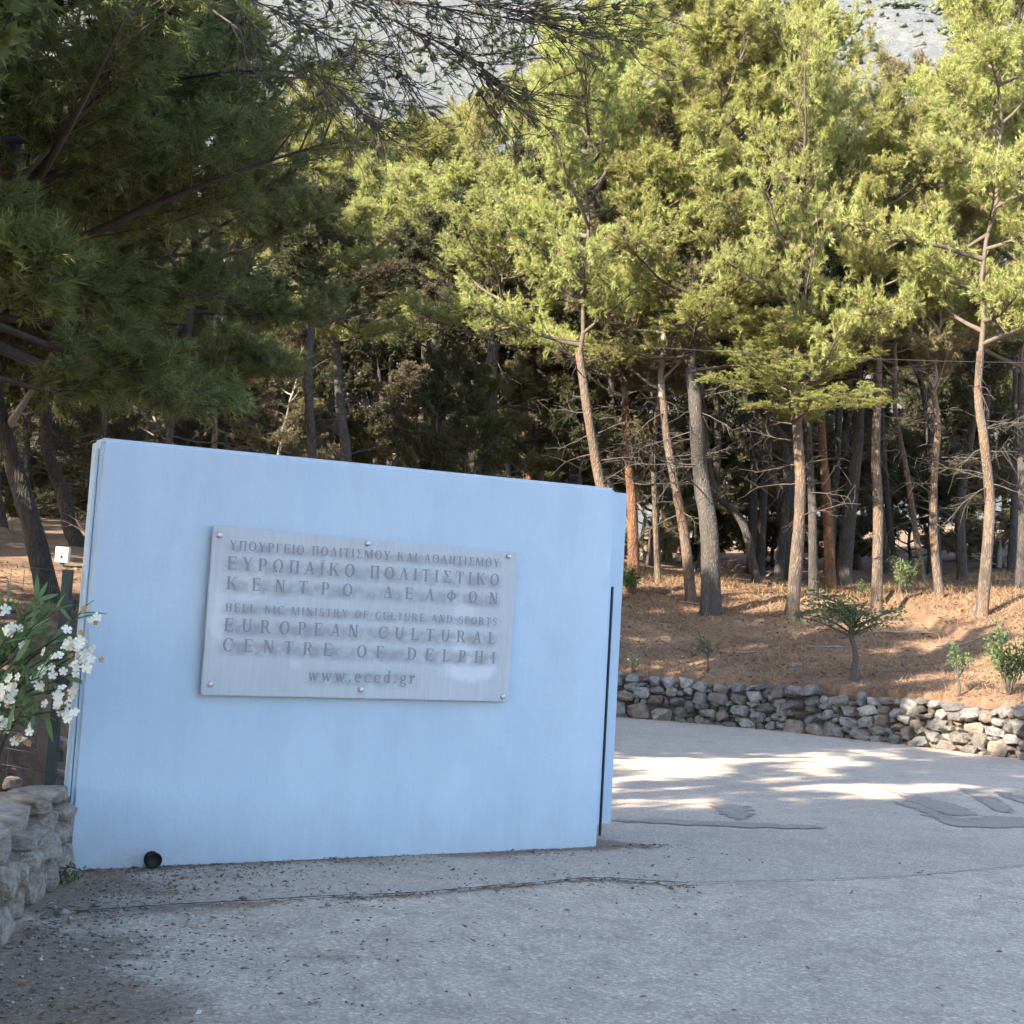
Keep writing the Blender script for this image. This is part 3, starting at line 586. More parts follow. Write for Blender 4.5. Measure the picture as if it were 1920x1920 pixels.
# rubble laid stone on stone: each one goes on the lowest spot of those already there
DX = 0.02; nb = int(total / DX); sky_h = np.full(nb, -0.03) + R.uniform(-0.02, 0.02, nb); cnt = 0
lim = 0.74 + 0.03 * np.sin(np.arange(nb) * DX * 1.7) + 0.03 * np.sin(np.arange(nb) * DX * 3.3 + 1)
lim[(np.arange(nb) * DX > 4.9) & (np.arange(nb) * DX < 5.3)] = 0.5
while cnt < 298:
    room = np.where(sky_h < lim - 0.06, sky_h + R.uniform(0, 0.05, nb), 9)
    i = int(np.argmin(room))
    if room[i] > 8: break
    first = sky_h[i] < 0.06
    w_ = R.uniform(0.20, 0.46) if (first and R.rand() < 0.7) else R.uniform(0.12, 0.38); nwid = max(4, int(w_ / DX)); i0 = max(0, min(nb - nwid, i - R.randint(0, nwid)))
    seg = sky_h[i0:i0 + nwid]; low = seg.min(); ok = seg < low + 0.10
    k0 = i - i0
    a0_ = k0
    while a0_ > 0 and ok[a0_ - 1]: a0_ -= 1
    b0_ = k0
    while b0_ < nwid - 1 and ok[b0_ + 1]: b0_ += 1
    i1, i2 = i0 + a0_, i0 + b0_ + 1; w_ = (i2 - i1) * DX
    if w_ < 0.06: sky_h[i1:i2] += 0.05; continue
    base_ = float(np.percentile(sky_h[i1:i2], 40)); hh = np.clip(w_ * R.uniform(0.45, 0.95), 0.06, 0.30 if first else 0.19)
    hh = min(hh, max(0.07, lim[i1] + 0.05 - base_))
    put_stone((i1 + i2) / 2 * DX, base_ + hh / 2, w_ * 1.13, hh * 1.17, 0.16 + R.uniform(-0.03, 0.04), R.normal(-0.01, 0.045), roll=0.14); cnt += 1
    sky_h[i1:i2] = base_ + hh + R.uniform(-0.01, 0.01)
# near wall at the left
NS = stone_meshes(9, 12, M_STONE2, 40, 2)
n0p, n1p = np.array([-2.47, 8.0]), np.array([-1.92, 4.3]); nd = (n1p - n0p); nl = np.linalg.norm(nd); nd /= nl; nn_ = np.array([nd[1], -nd[0]])   # nn_ points to the bed
if nn_[0] > 0: nn_ = -nn_
lw = empty('low_stone_wall', (*n0p, 0)); lwo = np.array([*n0p, 0]); tag(lw, 'low mortared stone wall ending against the foot of the blue wall', 'wall')
mb = MB(); V = []; Fq = []; prof = [(0.05, -0.1), (0.02, 0.15), (0.05, 0.33), (0.10, 0.40), (0.42, 0.42), (0.44, -0.1)]
NSEG = 60
for i in range(NSEG + 1):
    c_ = n0p + nd * nl * i / NSEG
    for j, (o_, h_) in enumerate(prof):
        jj = 0.02 * fbm(i * 0.5, j * 1.3 + 4, 3); V.append(np.array([*(c_ + nn_ * (o_ + jj)), h_ + jj]) - lwo)
np_ = len(prof); Fq = [(i * np_ + j, i * np_ + j + 1, (i + 1) * np_ + j + 1, (i + 1) * np_ + j) for i in range(NSEG) for j in range(np_ - 1)]
mb.add(V, Fq); link('mortar', mb.mesh('mortar', M_MORTAR, True), parent=lw)
R = np.random.RandomState(31); angn = math.atan2(nd[1], nd[0])
for zc, hh, wm in ((0.08, 0.20, 0.34), (0.25, 0.17, 0.28), (0.385, 0.13, 0.33), ):
    a_ = R.uniform(-0.05, 0.1)
    while a_ < nl:
        w_ = wm * R.uniform(0.6, 1.25); c_ = n0p + nd * (a_ + w_ / 2) + nn_ * (0.085 + R.normal(0, 0.022))
        link('stone', NS[R.randint(9)], parent=lw, loc=np.array([*c_, zc + R.normal(0, 0.02)]) - lwo, rot=(R.normal(0, 0.15), R.normal(0, 0.15), angn + R.choice([0, math.pi])), scale=(w_ / 2, 0.115, hh / 2 * R.uniform(0.85, 1.15))); a_ += w_ * R.uniform(0.96, 1.1)
a_ = 0.0
for k_ in range(9):                                         # capping slabs
    w_ = R.uniform(0.32, 0.5); c_ = n0p + nd * (a_ + w_ / 2) + nn_ * 0.22
    link('cap_stone', NS[R.randint(9)], parent=lw, loc=np.array([*c_, 0.455 + R.normal(0, 0.012)]) - lwo, rot=(R.normal(0, 0.06), R.normal(0, 0.06), angn + R.normal(0, 0.15)), scale=(w_ / 2, 0.2, 0.065)); a_ += w_ * 1.01

# ---------------------------------------------------------------- pines
def rot_about(v, ax, a):
    ax = ax / np.linalg.norm(ax); return v * math.cos(a) + np.cross(ax, v) * math.sin(a) + ax * np.dot(ax, v) * (1 - math.cos(a))
def nrm(v): return v / (np.linalg.norm(v) + 1e-9)
def needles(P, D, Ls, K, nl, nw, R_, spread=(0.4, 1.0)):
    """K needle faces round each shoot"""
    S = len(P); P = np.repeat(P, K, 0); D = np.repeat(D, K, 0); Ls = np.repeat(Ls, K); n = S * K
    t = R_.uniform(0, 1, n); base = P + D * (Ls * t)[:, None]
    rnd = R_.normal(size=(n, 3)); pr = np.cross(D, rnd); pr /= np.linalg.norm(pr, axis=1)[:, None] + 1e-9
    a = R_.uniform(*spread, n) * (1.15 - 0.55 * t)
    d = D * np.cos(a)[:, None] + pr * np.sin(a)[:, None]; l = nl * R_.uniform(0.65, 1.2, n)
    side = np.cross(d, R_.normal(size=(n, 3))); side /= np.linalg.norm(side, axis=1)[:, None] + 1e-9
    side *= (nw / 2) * R_.uniform(0.7, 1.3, n)[:, None]
    tip = base + d * l[:, None]
    V = np.stack([base - side, base + side, tip], 1).reshape(-1, 3)
    return V, np.arange(n * 3).reshape(-1, 3)
def crown_variant(seed, H=8.0, Rm=3.0, nlimb=26, prof=0.8, flat=0.5, K=10, nl=0.15, nw=0.022, shoots=6, twigs=8, mat=None, wood=None, bare=0.27, lean=(0, 0), drop=0.0, leader=0.11):
    R_ = np.random.RandomState(seed); up = np.array([0, 0, 1.0]); paths = []; SP, SD, SL, ST_ = [], [], [], []
    m = 12; zz = np.linspace(0, H, m); wob = np.cumsum(R_.normal(0, 0.10, (m, 2)), 0); wob -= wob[0]
    LP = np.stack([wob[:, 0] + lean[0] * zz / H, wob[:, 1] + lean[1] * zz / H, zz], 1); paths.append((LP, leader * (1 - 0.88 * zz / H)))
    az = R_.uniform(0, 6.28)
    for i in range(nlimb):
        t = ((i + R_.uniform(0, 0.9)) / nlimb) ** 0.9; h = H * (0.0 + 0.97 * t); az += 2.4 + R_.normal(0, 0.5)
        p0 = np.array([np.interp(h, zz, LP[:, 0]), np.interp(h, zz, LP[:, 1]), h])
        Ln = Rm * (0.22 + 0.78 * (1 - t ** 1.6) ** prof) * R_.uniform(0.55, 1.12)
        e0 = math.radians(6 + 40 * t ** 1.5 - drop + R_.normal(0, 11))
        d = np.array([math.cos(az) * math.cos(e0), math.sin(az) * math.cos(e0), math.sin(e0)])
        pts = [p0]; nseg = 6
        for s in range(nseg):
            d = nrm(d + up * R_.uniform(0.0, 0.13) + R_.normal(0, 0.09, 3)); pts.append(pts[-1] + d * Ln / nseg)
        pts = np.array(pts); r0 = 0.012 + 0.016 * Ln; paths.append((pts, np.linspace(r0, 0.008, nseg + 1)))
        lt = R_.normal(0, 0.13)
        ns = int(7 + Ln * 3.2)
        for k in range(ns):
            u = bare + (1 - bare) * (k + R_.rand()) / ns; f = u * nseg; i0 = min(int(f), nseg - 1); q = pts[i0] + (pts[i0 + 1] - pts[i0]) * (f - i0)
            dl = nrm(pts[i0 + 1] - pts[i0]); sd = 1 if k % 2 else -1
            d2 = rot_about(dl, up, sd * R_.uniform(0.35, 1.15)); d2 = nrm(d2 + up * R_.uniform(-0.1, 0.45) * (1 - flat * 0.5))
            l2 = Ln * R_.uniform(0.16, 0.34) * (1.15 - 0.55 * u) + 0.15
            p2 = [q]; dd = d2
            for s in range(3): dd = nrm(dd + up * 0.10 + R_.normal(0, 0.12, 3)); p2.append(p2[-1] + dd * l2 / 3)
            p2 = np.array(p2); paths.append((p2, np.linspace(0.011, 0.005, 4)))
            ctint = lt + R_.normal(0, 0.12)
            for j in range(twigs):
                v_ = 0.25 + 0.75 * (j + R_.rand()) / twigs; f = v_ * 3; i1 = min(int(f), 2); q2 = p2[i1] + (p2[i1 + 1] - p2[i1]) * (f - i1)
                d3 = nrm(nrm(p2[i1 + 1] - p2[i1]) + R_.normal(0, 0.7, 3) + up * 0.12); l3 = R_.uniform(0.14, 0.34)
                tt = np.linspace(0.25, 1.0, shoots)[:, None]
                SP.append(q2 + d3 * l3 * tt + R_.normal(0, 0.025, (shoots, 3))); dsh = d3 + R_.normal(0, 0.45, (shoots, 3)) + up * 0.06
                SD.append(dsh / np.linalg.norm(dsh, axis=1)[:, None]); SL.append(R_.uniform(0.06, 0.13, shoots)); ST_.append(np.clip(0.5 + ctint + R_.normal(0, 0.17, shoots), 0, 1))
    SP, SD, SL, ST_ = map(np.concatenate, (SP, SD, SL, ST_))
    ST_ = np.where(R_.rand(len(ST_)) < 0.06, 0.0, ST_)
    V, F = needles(SP, SD, SL, K, nl, nw, R_)
    leaf = np_mesh('crown', V, F, mat, tint=np.repeat(ST_, K * 3)); w = tubes_mesh('limbs', paths, wood)
    return leaf, w, H, Rm
def dead_variant(seed, H=3.0, n=13):
    """bare dry lower branches hung along a trunk"""
    R_ = np.random.RandomState(seed); paths = []; up = np.array([0, 0, 1.0])
    for i in range(n):
        h = R_.uniform(0, H); az = R_.uniform(0, 6.28); e0 = R_.uniform(-0.25, 0.35); d = np.array([math.cos(az) * math.cos(e0), math.sin(az) * math.cos(e0), math.sin(e0)])
        Ln = R_.uniform(0.5, 2.1); pts = [np.array([0, 0, h])]
        for s in range(5): d = nrm(d + R_.normal(0, 0.16, 3) - up * 0.03); pts.append(pts[-1] + d * Ln / 5)
        pts = np.array(pts); paths.append((pts, np.linspace(0.018, 0.005, 6)))
        for k in range(int(Ln * 7)):
            f = R_.uniform(0.8, 5); i0 = min(int(f), 4); q = pts[i0] + (pts[i0 + 1] - pts[i0]) * (f - i0)
            dd = nrm(nrm(pts[i0 + 1] - pts[i0]) + R_.normal(0, 0.55, 3)); l = R_.uniform(0.15, 0.7); p2 = [q]
            for s in range(3): dd = nrm(dd + R_.normal(0, 0.25, 3) - up * 0.05); p2.append(p2[-1] + dd * l / 3)
            paths.append((np.array(p2), np.linspace(0.007, 0.003, 4)))
    return tubes_mesh('dead_branches', paths, M_TWIG, 4)

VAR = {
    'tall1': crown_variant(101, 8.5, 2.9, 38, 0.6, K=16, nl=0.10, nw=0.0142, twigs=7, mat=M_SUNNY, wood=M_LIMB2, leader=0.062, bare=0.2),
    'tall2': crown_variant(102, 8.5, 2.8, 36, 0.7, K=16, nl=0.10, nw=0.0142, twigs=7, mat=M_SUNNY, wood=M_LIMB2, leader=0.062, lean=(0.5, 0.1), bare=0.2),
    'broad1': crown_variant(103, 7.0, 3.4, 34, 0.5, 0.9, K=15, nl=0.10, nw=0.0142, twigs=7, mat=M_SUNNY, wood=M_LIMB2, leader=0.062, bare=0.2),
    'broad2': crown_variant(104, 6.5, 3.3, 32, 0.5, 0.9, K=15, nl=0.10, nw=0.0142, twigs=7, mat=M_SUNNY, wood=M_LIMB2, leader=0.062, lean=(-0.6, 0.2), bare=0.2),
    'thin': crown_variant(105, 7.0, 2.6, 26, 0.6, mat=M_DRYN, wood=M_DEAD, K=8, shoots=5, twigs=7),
    'dark1': crown_variant(106, 7.5, 3.2, 30, 0.5, K=6, nw=0.036, twigs=7, mat=M_SHADEDN, wood=M_LIMB),
    'dark2': crown_variant(107, 7.0, 3.3, 28, 0.5, 0.8, K=6, nw=0.036, twigs=7, mat=M_SHADEDN, wood=M_LIMB, lean=(0.4, -0.3)),
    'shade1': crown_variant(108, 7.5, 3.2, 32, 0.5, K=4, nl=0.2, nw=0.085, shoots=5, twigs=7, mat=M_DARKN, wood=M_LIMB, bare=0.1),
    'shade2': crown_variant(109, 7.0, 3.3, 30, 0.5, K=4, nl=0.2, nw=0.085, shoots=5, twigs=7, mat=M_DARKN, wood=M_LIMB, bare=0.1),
}
DEAD = [dead_variant(s) for s in (1, 2, 3, 4)]
PR = np.random.RandomState(77)
VAR['near2'] = crown_variant(202, 6.5, 2.6, 34, 0.5, 0.6, K=11, nl=0.13, nw=0.014, shoots=7, twigs=8, mat=M_DARKN, wood=M_LIMB, bare=0.25, drop=8)

def make_trunk(path3, r0, r1, material, parent, org):
    n_ = max(10, int(len(path3) * 6)); P_ = spline(path3, n_); t_ = np.linspace(0, 1, n_)
    k = 10; seed = PR.rand() * 50
    Rr = r0 + (r1 - r0) * t_ + r0 * 0.22 * np.exp(-t_ * 14)
    Tn = np.gradient(P_, axis=0); Tn /= np.linalg.norm(Tn, axis=1)[:, None]; Nn = np.cross(Tn, [0, 1, 0.01]); Nn /= np.linalg.norm(Nn, axis=1)[:, None]; Bn = np.cross(Tn, Nn)
    a = np.arange(k) * 2 * math.pi / k; V = []
    for i in range(n_):
        jit = 1 + 0.16 * np.array([fbm(seed + 1.3 * math.cos(x_), i * 0.5 + 1.3 * math.sin(x_), 3) for x_ in a])
        V.append(P_[i] + (Rr[i] * jit)[:, None] * (np.cos(a)[:, None] * Nn[i] + np.sin(a)[:, None] * Bn[i]))
    V = np.concatenate(V) - org
    F = [(i * k + j, i * k + (j + 1) % k, (i + 1) * k + (j + 1) % k, (i + 1) * k + j) for i in range(n_ - 1) for j in range(k)]
    return link('trunk', np_mesh('trunk', V, F, material, smooth=True), parent=parent)

def lower_boughs(t, foot_px, depth, top_px, rad_px, var, rz):
    """a flat tier of boughs below the main crown"""
    leaf, wood, H0, R_0 = VAR[var]; org = np.array(t.location); f = at_y(*foot_px, depth); tz = at_y(foot_px[0], top_px, depth)[2]
    for nm, me in (('lower_limbs', wood), ('lower_boughs', leaf)): link(nm, me, parent=t, loc=f - org, rot=(0, 0, rz), scale=(rad_px * depth / FPX / R_0, rad_px * depth / FPX / R_0, (tz - f[2]) / H0))
def pine(path_px, top_px, rad_px, width_px, var, label, group=None, depth=None, bark=None, dead=1, name='pine_tree', sink=0.12):
    """path_px: picture points up the trunk from base to crown foot; the tree stands on the ground at `depth` metres"""
    b = path_px[0]
    if depth is None: p0 = hit(*b); Yd = float(p0[1])
    else:
        Yd = depth; q = at_y(b[0], b[1], Yd); p0 = on(q[0], Yd)
    sc = Yd / FPX; org = np.array([p0[0], p0[1], float(terr(p0[0], p0[1]))])
    pts = [org - np.array([0, 0, sink])]
    for i, q in enumerate(path_px[1:]): pts.append(at_y(q[0], q[1], Yd) + np.array([0, PR.normal(0, 0.12), 0]))
    leaf, wood, H0, R_0 = VAR[var]
    foot = pts[-1]; topz = at_y(path_px[-1][0], top_px, Yd)[2]
    sz = max(0.3, (topz - foot[2]) / H0); sx = rad_px * sc / R_0
    t = empty(name, org); tag(t, label, 'tree', group)
    r0 = width_px * sc / 2 * 0.9
    make_trunk(pts, r0, max(r0 * 0.62, 0.05), bark or M_BARK, t, org)
    rz = PR.uniform(0, 6.28)
    for nm, me in (('limbs', wood), ('crown', leaf)): link(nm, me, parent=t, loc=foot - org - np.array([0, 0, 0.15]), rot=(0, 0, rz), scale=(sx, sx, sz))
    if dead:
        dl = min(3.0, (foot[2] - org[2]) * 0.6)
        q = spline(pts, 20); zc = foot[2] - dl; i = int(np.argmin(np.abs(q[:, 2] - zc))); a_, b_ = q[i], foot
        o = link('dead_branches', DEAD[PR.randint(4)], parent=t, loc=a_ - org, scale=(1, 1, dl / 3.0))
        v_ = Vector(b_ - a_); o.rotation_euler = v_.to_track_quat('Z', 'Y').to_euler()
    return t

W_ = 'pine'
# front row on the bank, by the look of the trunk
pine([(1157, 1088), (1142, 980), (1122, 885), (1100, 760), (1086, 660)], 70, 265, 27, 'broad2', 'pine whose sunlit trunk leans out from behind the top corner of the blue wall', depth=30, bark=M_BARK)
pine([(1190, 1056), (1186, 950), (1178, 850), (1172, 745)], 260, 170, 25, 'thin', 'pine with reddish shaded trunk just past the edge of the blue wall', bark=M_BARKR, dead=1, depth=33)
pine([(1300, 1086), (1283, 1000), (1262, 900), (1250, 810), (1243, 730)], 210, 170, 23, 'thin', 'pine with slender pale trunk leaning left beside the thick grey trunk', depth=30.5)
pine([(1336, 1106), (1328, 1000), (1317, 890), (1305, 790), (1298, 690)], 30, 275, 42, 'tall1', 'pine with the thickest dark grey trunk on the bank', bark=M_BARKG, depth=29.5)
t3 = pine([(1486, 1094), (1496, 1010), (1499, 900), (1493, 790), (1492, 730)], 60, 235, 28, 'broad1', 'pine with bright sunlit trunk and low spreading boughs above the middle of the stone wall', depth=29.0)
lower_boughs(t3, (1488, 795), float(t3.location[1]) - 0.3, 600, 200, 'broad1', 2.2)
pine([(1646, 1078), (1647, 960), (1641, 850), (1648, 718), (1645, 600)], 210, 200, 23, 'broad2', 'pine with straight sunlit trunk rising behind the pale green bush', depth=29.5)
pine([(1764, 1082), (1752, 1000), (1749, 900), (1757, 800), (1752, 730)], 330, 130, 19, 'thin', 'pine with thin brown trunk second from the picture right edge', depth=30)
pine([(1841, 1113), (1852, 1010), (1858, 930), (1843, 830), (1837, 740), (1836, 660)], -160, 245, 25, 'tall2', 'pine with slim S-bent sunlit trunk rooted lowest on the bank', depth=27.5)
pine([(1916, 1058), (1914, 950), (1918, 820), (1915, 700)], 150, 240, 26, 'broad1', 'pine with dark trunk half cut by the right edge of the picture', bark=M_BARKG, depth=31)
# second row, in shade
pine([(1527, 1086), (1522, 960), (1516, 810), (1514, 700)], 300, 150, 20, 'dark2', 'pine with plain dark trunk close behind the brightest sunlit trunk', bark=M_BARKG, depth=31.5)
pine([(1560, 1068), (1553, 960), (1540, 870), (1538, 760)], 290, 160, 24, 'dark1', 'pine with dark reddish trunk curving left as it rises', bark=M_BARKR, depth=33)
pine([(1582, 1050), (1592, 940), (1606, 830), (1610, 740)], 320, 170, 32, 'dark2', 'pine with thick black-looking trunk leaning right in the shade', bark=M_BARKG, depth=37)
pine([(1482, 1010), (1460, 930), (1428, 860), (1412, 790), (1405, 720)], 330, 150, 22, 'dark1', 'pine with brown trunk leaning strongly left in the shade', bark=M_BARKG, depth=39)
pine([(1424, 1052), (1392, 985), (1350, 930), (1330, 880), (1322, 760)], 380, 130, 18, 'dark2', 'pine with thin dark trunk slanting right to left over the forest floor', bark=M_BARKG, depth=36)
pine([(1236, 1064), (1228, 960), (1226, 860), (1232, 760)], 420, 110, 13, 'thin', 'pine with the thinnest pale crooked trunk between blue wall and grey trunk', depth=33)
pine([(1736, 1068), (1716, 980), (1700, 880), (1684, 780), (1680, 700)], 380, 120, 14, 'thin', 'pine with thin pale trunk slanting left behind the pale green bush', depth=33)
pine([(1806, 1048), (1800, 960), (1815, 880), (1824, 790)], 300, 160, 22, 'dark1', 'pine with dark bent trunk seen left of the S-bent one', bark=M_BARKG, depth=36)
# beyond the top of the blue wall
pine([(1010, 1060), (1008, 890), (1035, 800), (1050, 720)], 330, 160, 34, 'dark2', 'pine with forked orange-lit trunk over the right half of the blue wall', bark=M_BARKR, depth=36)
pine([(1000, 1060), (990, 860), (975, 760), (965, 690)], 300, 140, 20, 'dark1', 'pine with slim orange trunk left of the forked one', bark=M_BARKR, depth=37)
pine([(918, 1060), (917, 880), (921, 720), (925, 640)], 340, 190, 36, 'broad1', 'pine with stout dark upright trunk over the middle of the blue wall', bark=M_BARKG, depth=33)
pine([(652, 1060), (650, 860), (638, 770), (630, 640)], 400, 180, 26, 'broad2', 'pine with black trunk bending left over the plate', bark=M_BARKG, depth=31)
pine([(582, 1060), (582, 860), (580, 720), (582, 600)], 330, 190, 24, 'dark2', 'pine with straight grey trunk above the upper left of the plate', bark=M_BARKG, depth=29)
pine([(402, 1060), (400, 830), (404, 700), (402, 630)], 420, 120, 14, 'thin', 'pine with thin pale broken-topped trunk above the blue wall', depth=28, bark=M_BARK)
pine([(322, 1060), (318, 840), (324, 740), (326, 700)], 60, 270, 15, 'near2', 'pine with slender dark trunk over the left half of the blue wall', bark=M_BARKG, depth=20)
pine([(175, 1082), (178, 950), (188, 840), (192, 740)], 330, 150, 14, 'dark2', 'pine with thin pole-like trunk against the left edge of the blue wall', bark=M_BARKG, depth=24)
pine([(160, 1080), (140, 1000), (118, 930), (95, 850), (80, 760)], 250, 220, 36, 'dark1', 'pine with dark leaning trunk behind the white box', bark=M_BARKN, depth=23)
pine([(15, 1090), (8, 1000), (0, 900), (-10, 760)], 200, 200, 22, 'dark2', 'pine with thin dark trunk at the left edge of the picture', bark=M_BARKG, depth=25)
# taller and farther pines whose tops make the skyline
far = [(480, 58, 290, 560, 'tall2', 150), (560, 52, 130, 420, 'tall1', 125), (640, 50, 275, 600, 'broad2', 150), (700, 44, 340, 660, 'broad2', 150), (735, 54, 235, 560, 'broad1', 160), (800, 48, 255, 580, 'tall1', 150), (840, 43, 330, 650, 'broad1', 170), (885, 52, 225, 580, 'broad2', 150),
       (1000, 42, 110, 560, 'tall2', 165), (1070, 46, 50, 520, 'tall1', 170), (1150, 40, 0, 550, 'tall2', 190), (1240, 44, -40, 520, 'tall1', 190), (1330, 40, -60, 540, 'tall2', 190), (1420, 45, -40, 520, 'tall1', 170), (1485, 40, 20, 560, 'broad1', 165), (1580, 43, 270, 640, 'broad1', 150), (1655, 44, 120, 560, 'thin', 110), (1745, 40, 170, 600, 'broad2', 180), (1865, 44, -80, 520, 'tall1', 150), (1900, 40, -160, 540, 'tall2', 210)]
ORD = 'first second third fourth fifth sixth seventh eighth ninth tenth eleventh twelfth thirteenth fourteenth fifteenth sixteenth seventeenth eighteenth nineteenth twentieth'.split()
for k_, (x_, d_, top_, foot_, v_, r_) in enumerate(far):
    pine([(x_ + PR.normal(0, 14), 1050), (x_ + PR.normal(0, 10), 850), (x_, foot_)], top_, r_ * 1.22, 20, v_, 'tall pine with its crown on the skyline behind the front trunks, %s from the left' % ORD[k_], 'skyline pines', depth=d_, dead=0, bark=M_BARKG)
R = np.random.RandomState(5)
for i in range(22):
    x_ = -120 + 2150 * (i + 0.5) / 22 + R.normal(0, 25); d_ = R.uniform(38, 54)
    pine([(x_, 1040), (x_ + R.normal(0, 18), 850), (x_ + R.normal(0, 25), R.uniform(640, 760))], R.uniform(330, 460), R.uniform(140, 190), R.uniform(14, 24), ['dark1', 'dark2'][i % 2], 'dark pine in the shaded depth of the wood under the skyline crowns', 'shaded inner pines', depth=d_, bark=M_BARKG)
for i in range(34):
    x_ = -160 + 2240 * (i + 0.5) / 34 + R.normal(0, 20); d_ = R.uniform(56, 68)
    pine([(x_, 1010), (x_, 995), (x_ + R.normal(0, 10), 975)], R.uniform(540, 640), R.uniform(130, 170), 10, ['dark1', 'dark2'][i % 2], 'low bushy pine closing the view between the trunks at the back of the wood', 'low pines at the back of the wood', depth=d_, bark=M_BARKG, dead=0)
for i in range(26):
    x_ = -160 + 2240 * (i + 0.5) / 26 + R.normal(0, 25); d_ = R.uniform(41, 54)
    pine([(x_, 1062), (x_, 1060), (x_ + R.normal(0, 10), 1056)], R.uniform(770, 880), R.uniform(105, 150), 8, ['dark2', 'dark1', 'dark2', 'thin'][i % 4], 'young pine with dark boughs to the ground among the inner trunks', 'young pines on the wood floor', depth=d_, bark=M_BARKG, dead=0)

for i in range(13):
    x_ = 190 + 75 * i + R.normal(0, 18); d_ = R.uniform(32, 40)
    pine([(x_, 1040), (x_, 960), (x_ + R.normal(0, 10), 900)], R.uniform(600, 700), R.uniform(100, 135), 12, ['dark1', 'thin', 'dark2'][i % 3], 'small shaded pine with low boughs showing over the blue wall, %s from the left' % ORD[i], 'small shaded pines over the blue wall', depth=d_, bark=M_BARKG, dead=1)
# big pine at the left whose boughs hang into the picture
VAR['near'] = crown_variant(201, 7.5, 4.6, 40, 0.45, 0.5, K=9, nl=0.12, nw=0.013, shoots=8, twigs=9, mat=M_DARKN, wood=M_LIMB, bare=0.25, drop=10, leader=0.16)
big = pine([(98, 1132), (70, 1010), (35, 900), (2, 790), (-40, 640)], -420, 800, 48, 'near', 'big dark leaning pine at the left with boughs hanging over the blue wall', depth=16, bark=M_BARKN, dead=0)
pine([(-70, 1150), (-80, 1000), (-90, 850), (-60, 700)], -420, 560, 40, 'near2', 'dark pine whose trunk stands just outside the left edge, boughs hanging in', depth=14, bark=M_BARKG, dead=0)
# its long bough reaching across the top of the picture: bare twigs, sparse tufts, cones
org = np.array(big.location); R = np.random.RandomState(15); paths = []; SP, SD = [], []; cones = []
tw = lambda x_, y_, d_: at_y(x_, y_, d_)
main = [[tw(-40, 60, 15.5), tw(200, -30, 13), tw(420, -40, 11.5), tw(640, -15, 10.5), tw(860, 20, 10), tw(1060, 50, 9.6)],
        [tw(420, -40, 11.5), tw(470, 40, 11), tw(560, 120, 10.6), tw(640, 170, 10.4), tw(700, 235, 10.3)],
        [tw(430, -20, 11.4), tw(560, 40, 10.8), tw(700, 110, 10.3), tw(800, 165, 10)],
        [tw(640, -15, 10.5), tw(760, 50, 10.2), tw(860, 100, 10), tw(930, 160, 9.9)],
        [tw(640, -30, 10.5), tw(820, -10, 10.1), tw(980, 20, 9.8), tw(1090, 10, 9.6)],
        [tw(400, 20, 11.6), tw(450, 60, 11.3), tw(462, 110, 11.2), tw(495, 160, 11.1)]]
for mi, mp in enumerate(main):
    P_ = spline(mp, 26); paths.append((P_, np.linspace(0.024 if mi == 0 else 0.010, 0.004, 26)))
    for k in range(34 if mi == 0 else 24 if mi < 5 else 5):
        i = R.randint(4, 25) if mi else R.randint(9, 25); dirn = nrm(P_[i] - P_[i - 1]); q = P_[i]; l = R.uniform(0.3, 0.95)
        d = nrm(dirn + R.normal(0, 0.33, 3) + np.array([0.1, 0, -0.22])); p2 = [q]
        for s in range(4): d = nrm(d + R.normal(0, 0.16, 3) + np.array([0.05, 0, -0.03])); p2.append(p2[-1] + d * l / 4)
        p2 = np.array(p2); paths.append((p2, np.linspace(0.0055, 0.0025, 5)))
        for s in range(6):
            j = R.randint(1, 5); d3 = nrm(d + R.normal(0, 0.5, 3)); l3 = R.uniform(0.1, 0.4); paths.append((np.array([p2[j], p2[j] + d3 * l3 * 0.5 + R.normal(0, 0.015, 3), p2[j] + d3 * l3]), np.array([0.004, 0.003, 0.0022])))
            wx = (q[0] + 2.3) / 2.6
            if R.rand() < 0.3 + 0.65 * np.clip(wx, 0, 1): SP.append(p2[j] + d3 * l3 * 0.75); SD.append(d3)
        if R.rand() < 0.35: cones.append(p2[2])
bough = link('bough', tubes_mesh('bough', [(p - org, r) for p, r in paths], M_TWIG, 5), parent=big)
SP, SD = np.array(SP) - org, np.array(SD); V, F = needles(SP, SD, np.full(len(SP), 0.10), 26, 0.075, 0.006, R, (0.3, 0.9))
link('needles', np_mesh('needles', V, F, M_DARKN, tint=np.repeat(np.clip(R.normal(0.3, 0.25, len(SP)), 0, 1), 26 * 3)), parent=bough)
mb = MB(); mb.tube([(0, 0, 0.03), (0, 0, 0.015), (0, 0, -0.01), (0, 0, -0.035), (0, 0, -0.05)], [0.006, 0.02, 0.024, 0.016, 0.004], 8); cone_me = mb.mesh('cone', M_TWIG)
for c_ in cones: link('cone', cone_me, parent=bough, loc=c_ - org, rot=(R.uniform(-1, 1), R.uniform(-1, 1), R.uniform(0, 6)))
# pale dead snag on that pine
paths = [(spline([tw(15, 800, 16), tw(48, 750, 15.9), tw(75, 705, 15.8), tw(108, 640, 15.7)], 12) - org, np.linspace(0.05, 0.012, 12)), (spline([tw(50, 745, 15.9), tw(40, 720, 15.8), tw(44, 700, 15.8)], 6) - org, np.linspace(0.02, 0.006, 6)), (spline([tw(70, 712, 15.8), tw(95, 700, 15.6), tw(125, 690, 15.5)], 6) - org, np.linspace(0.016, 0.005, 6))]
link('dead_limb', tubes_mesh('dead_limb', paths, M_DEAD, 6), parent=big)

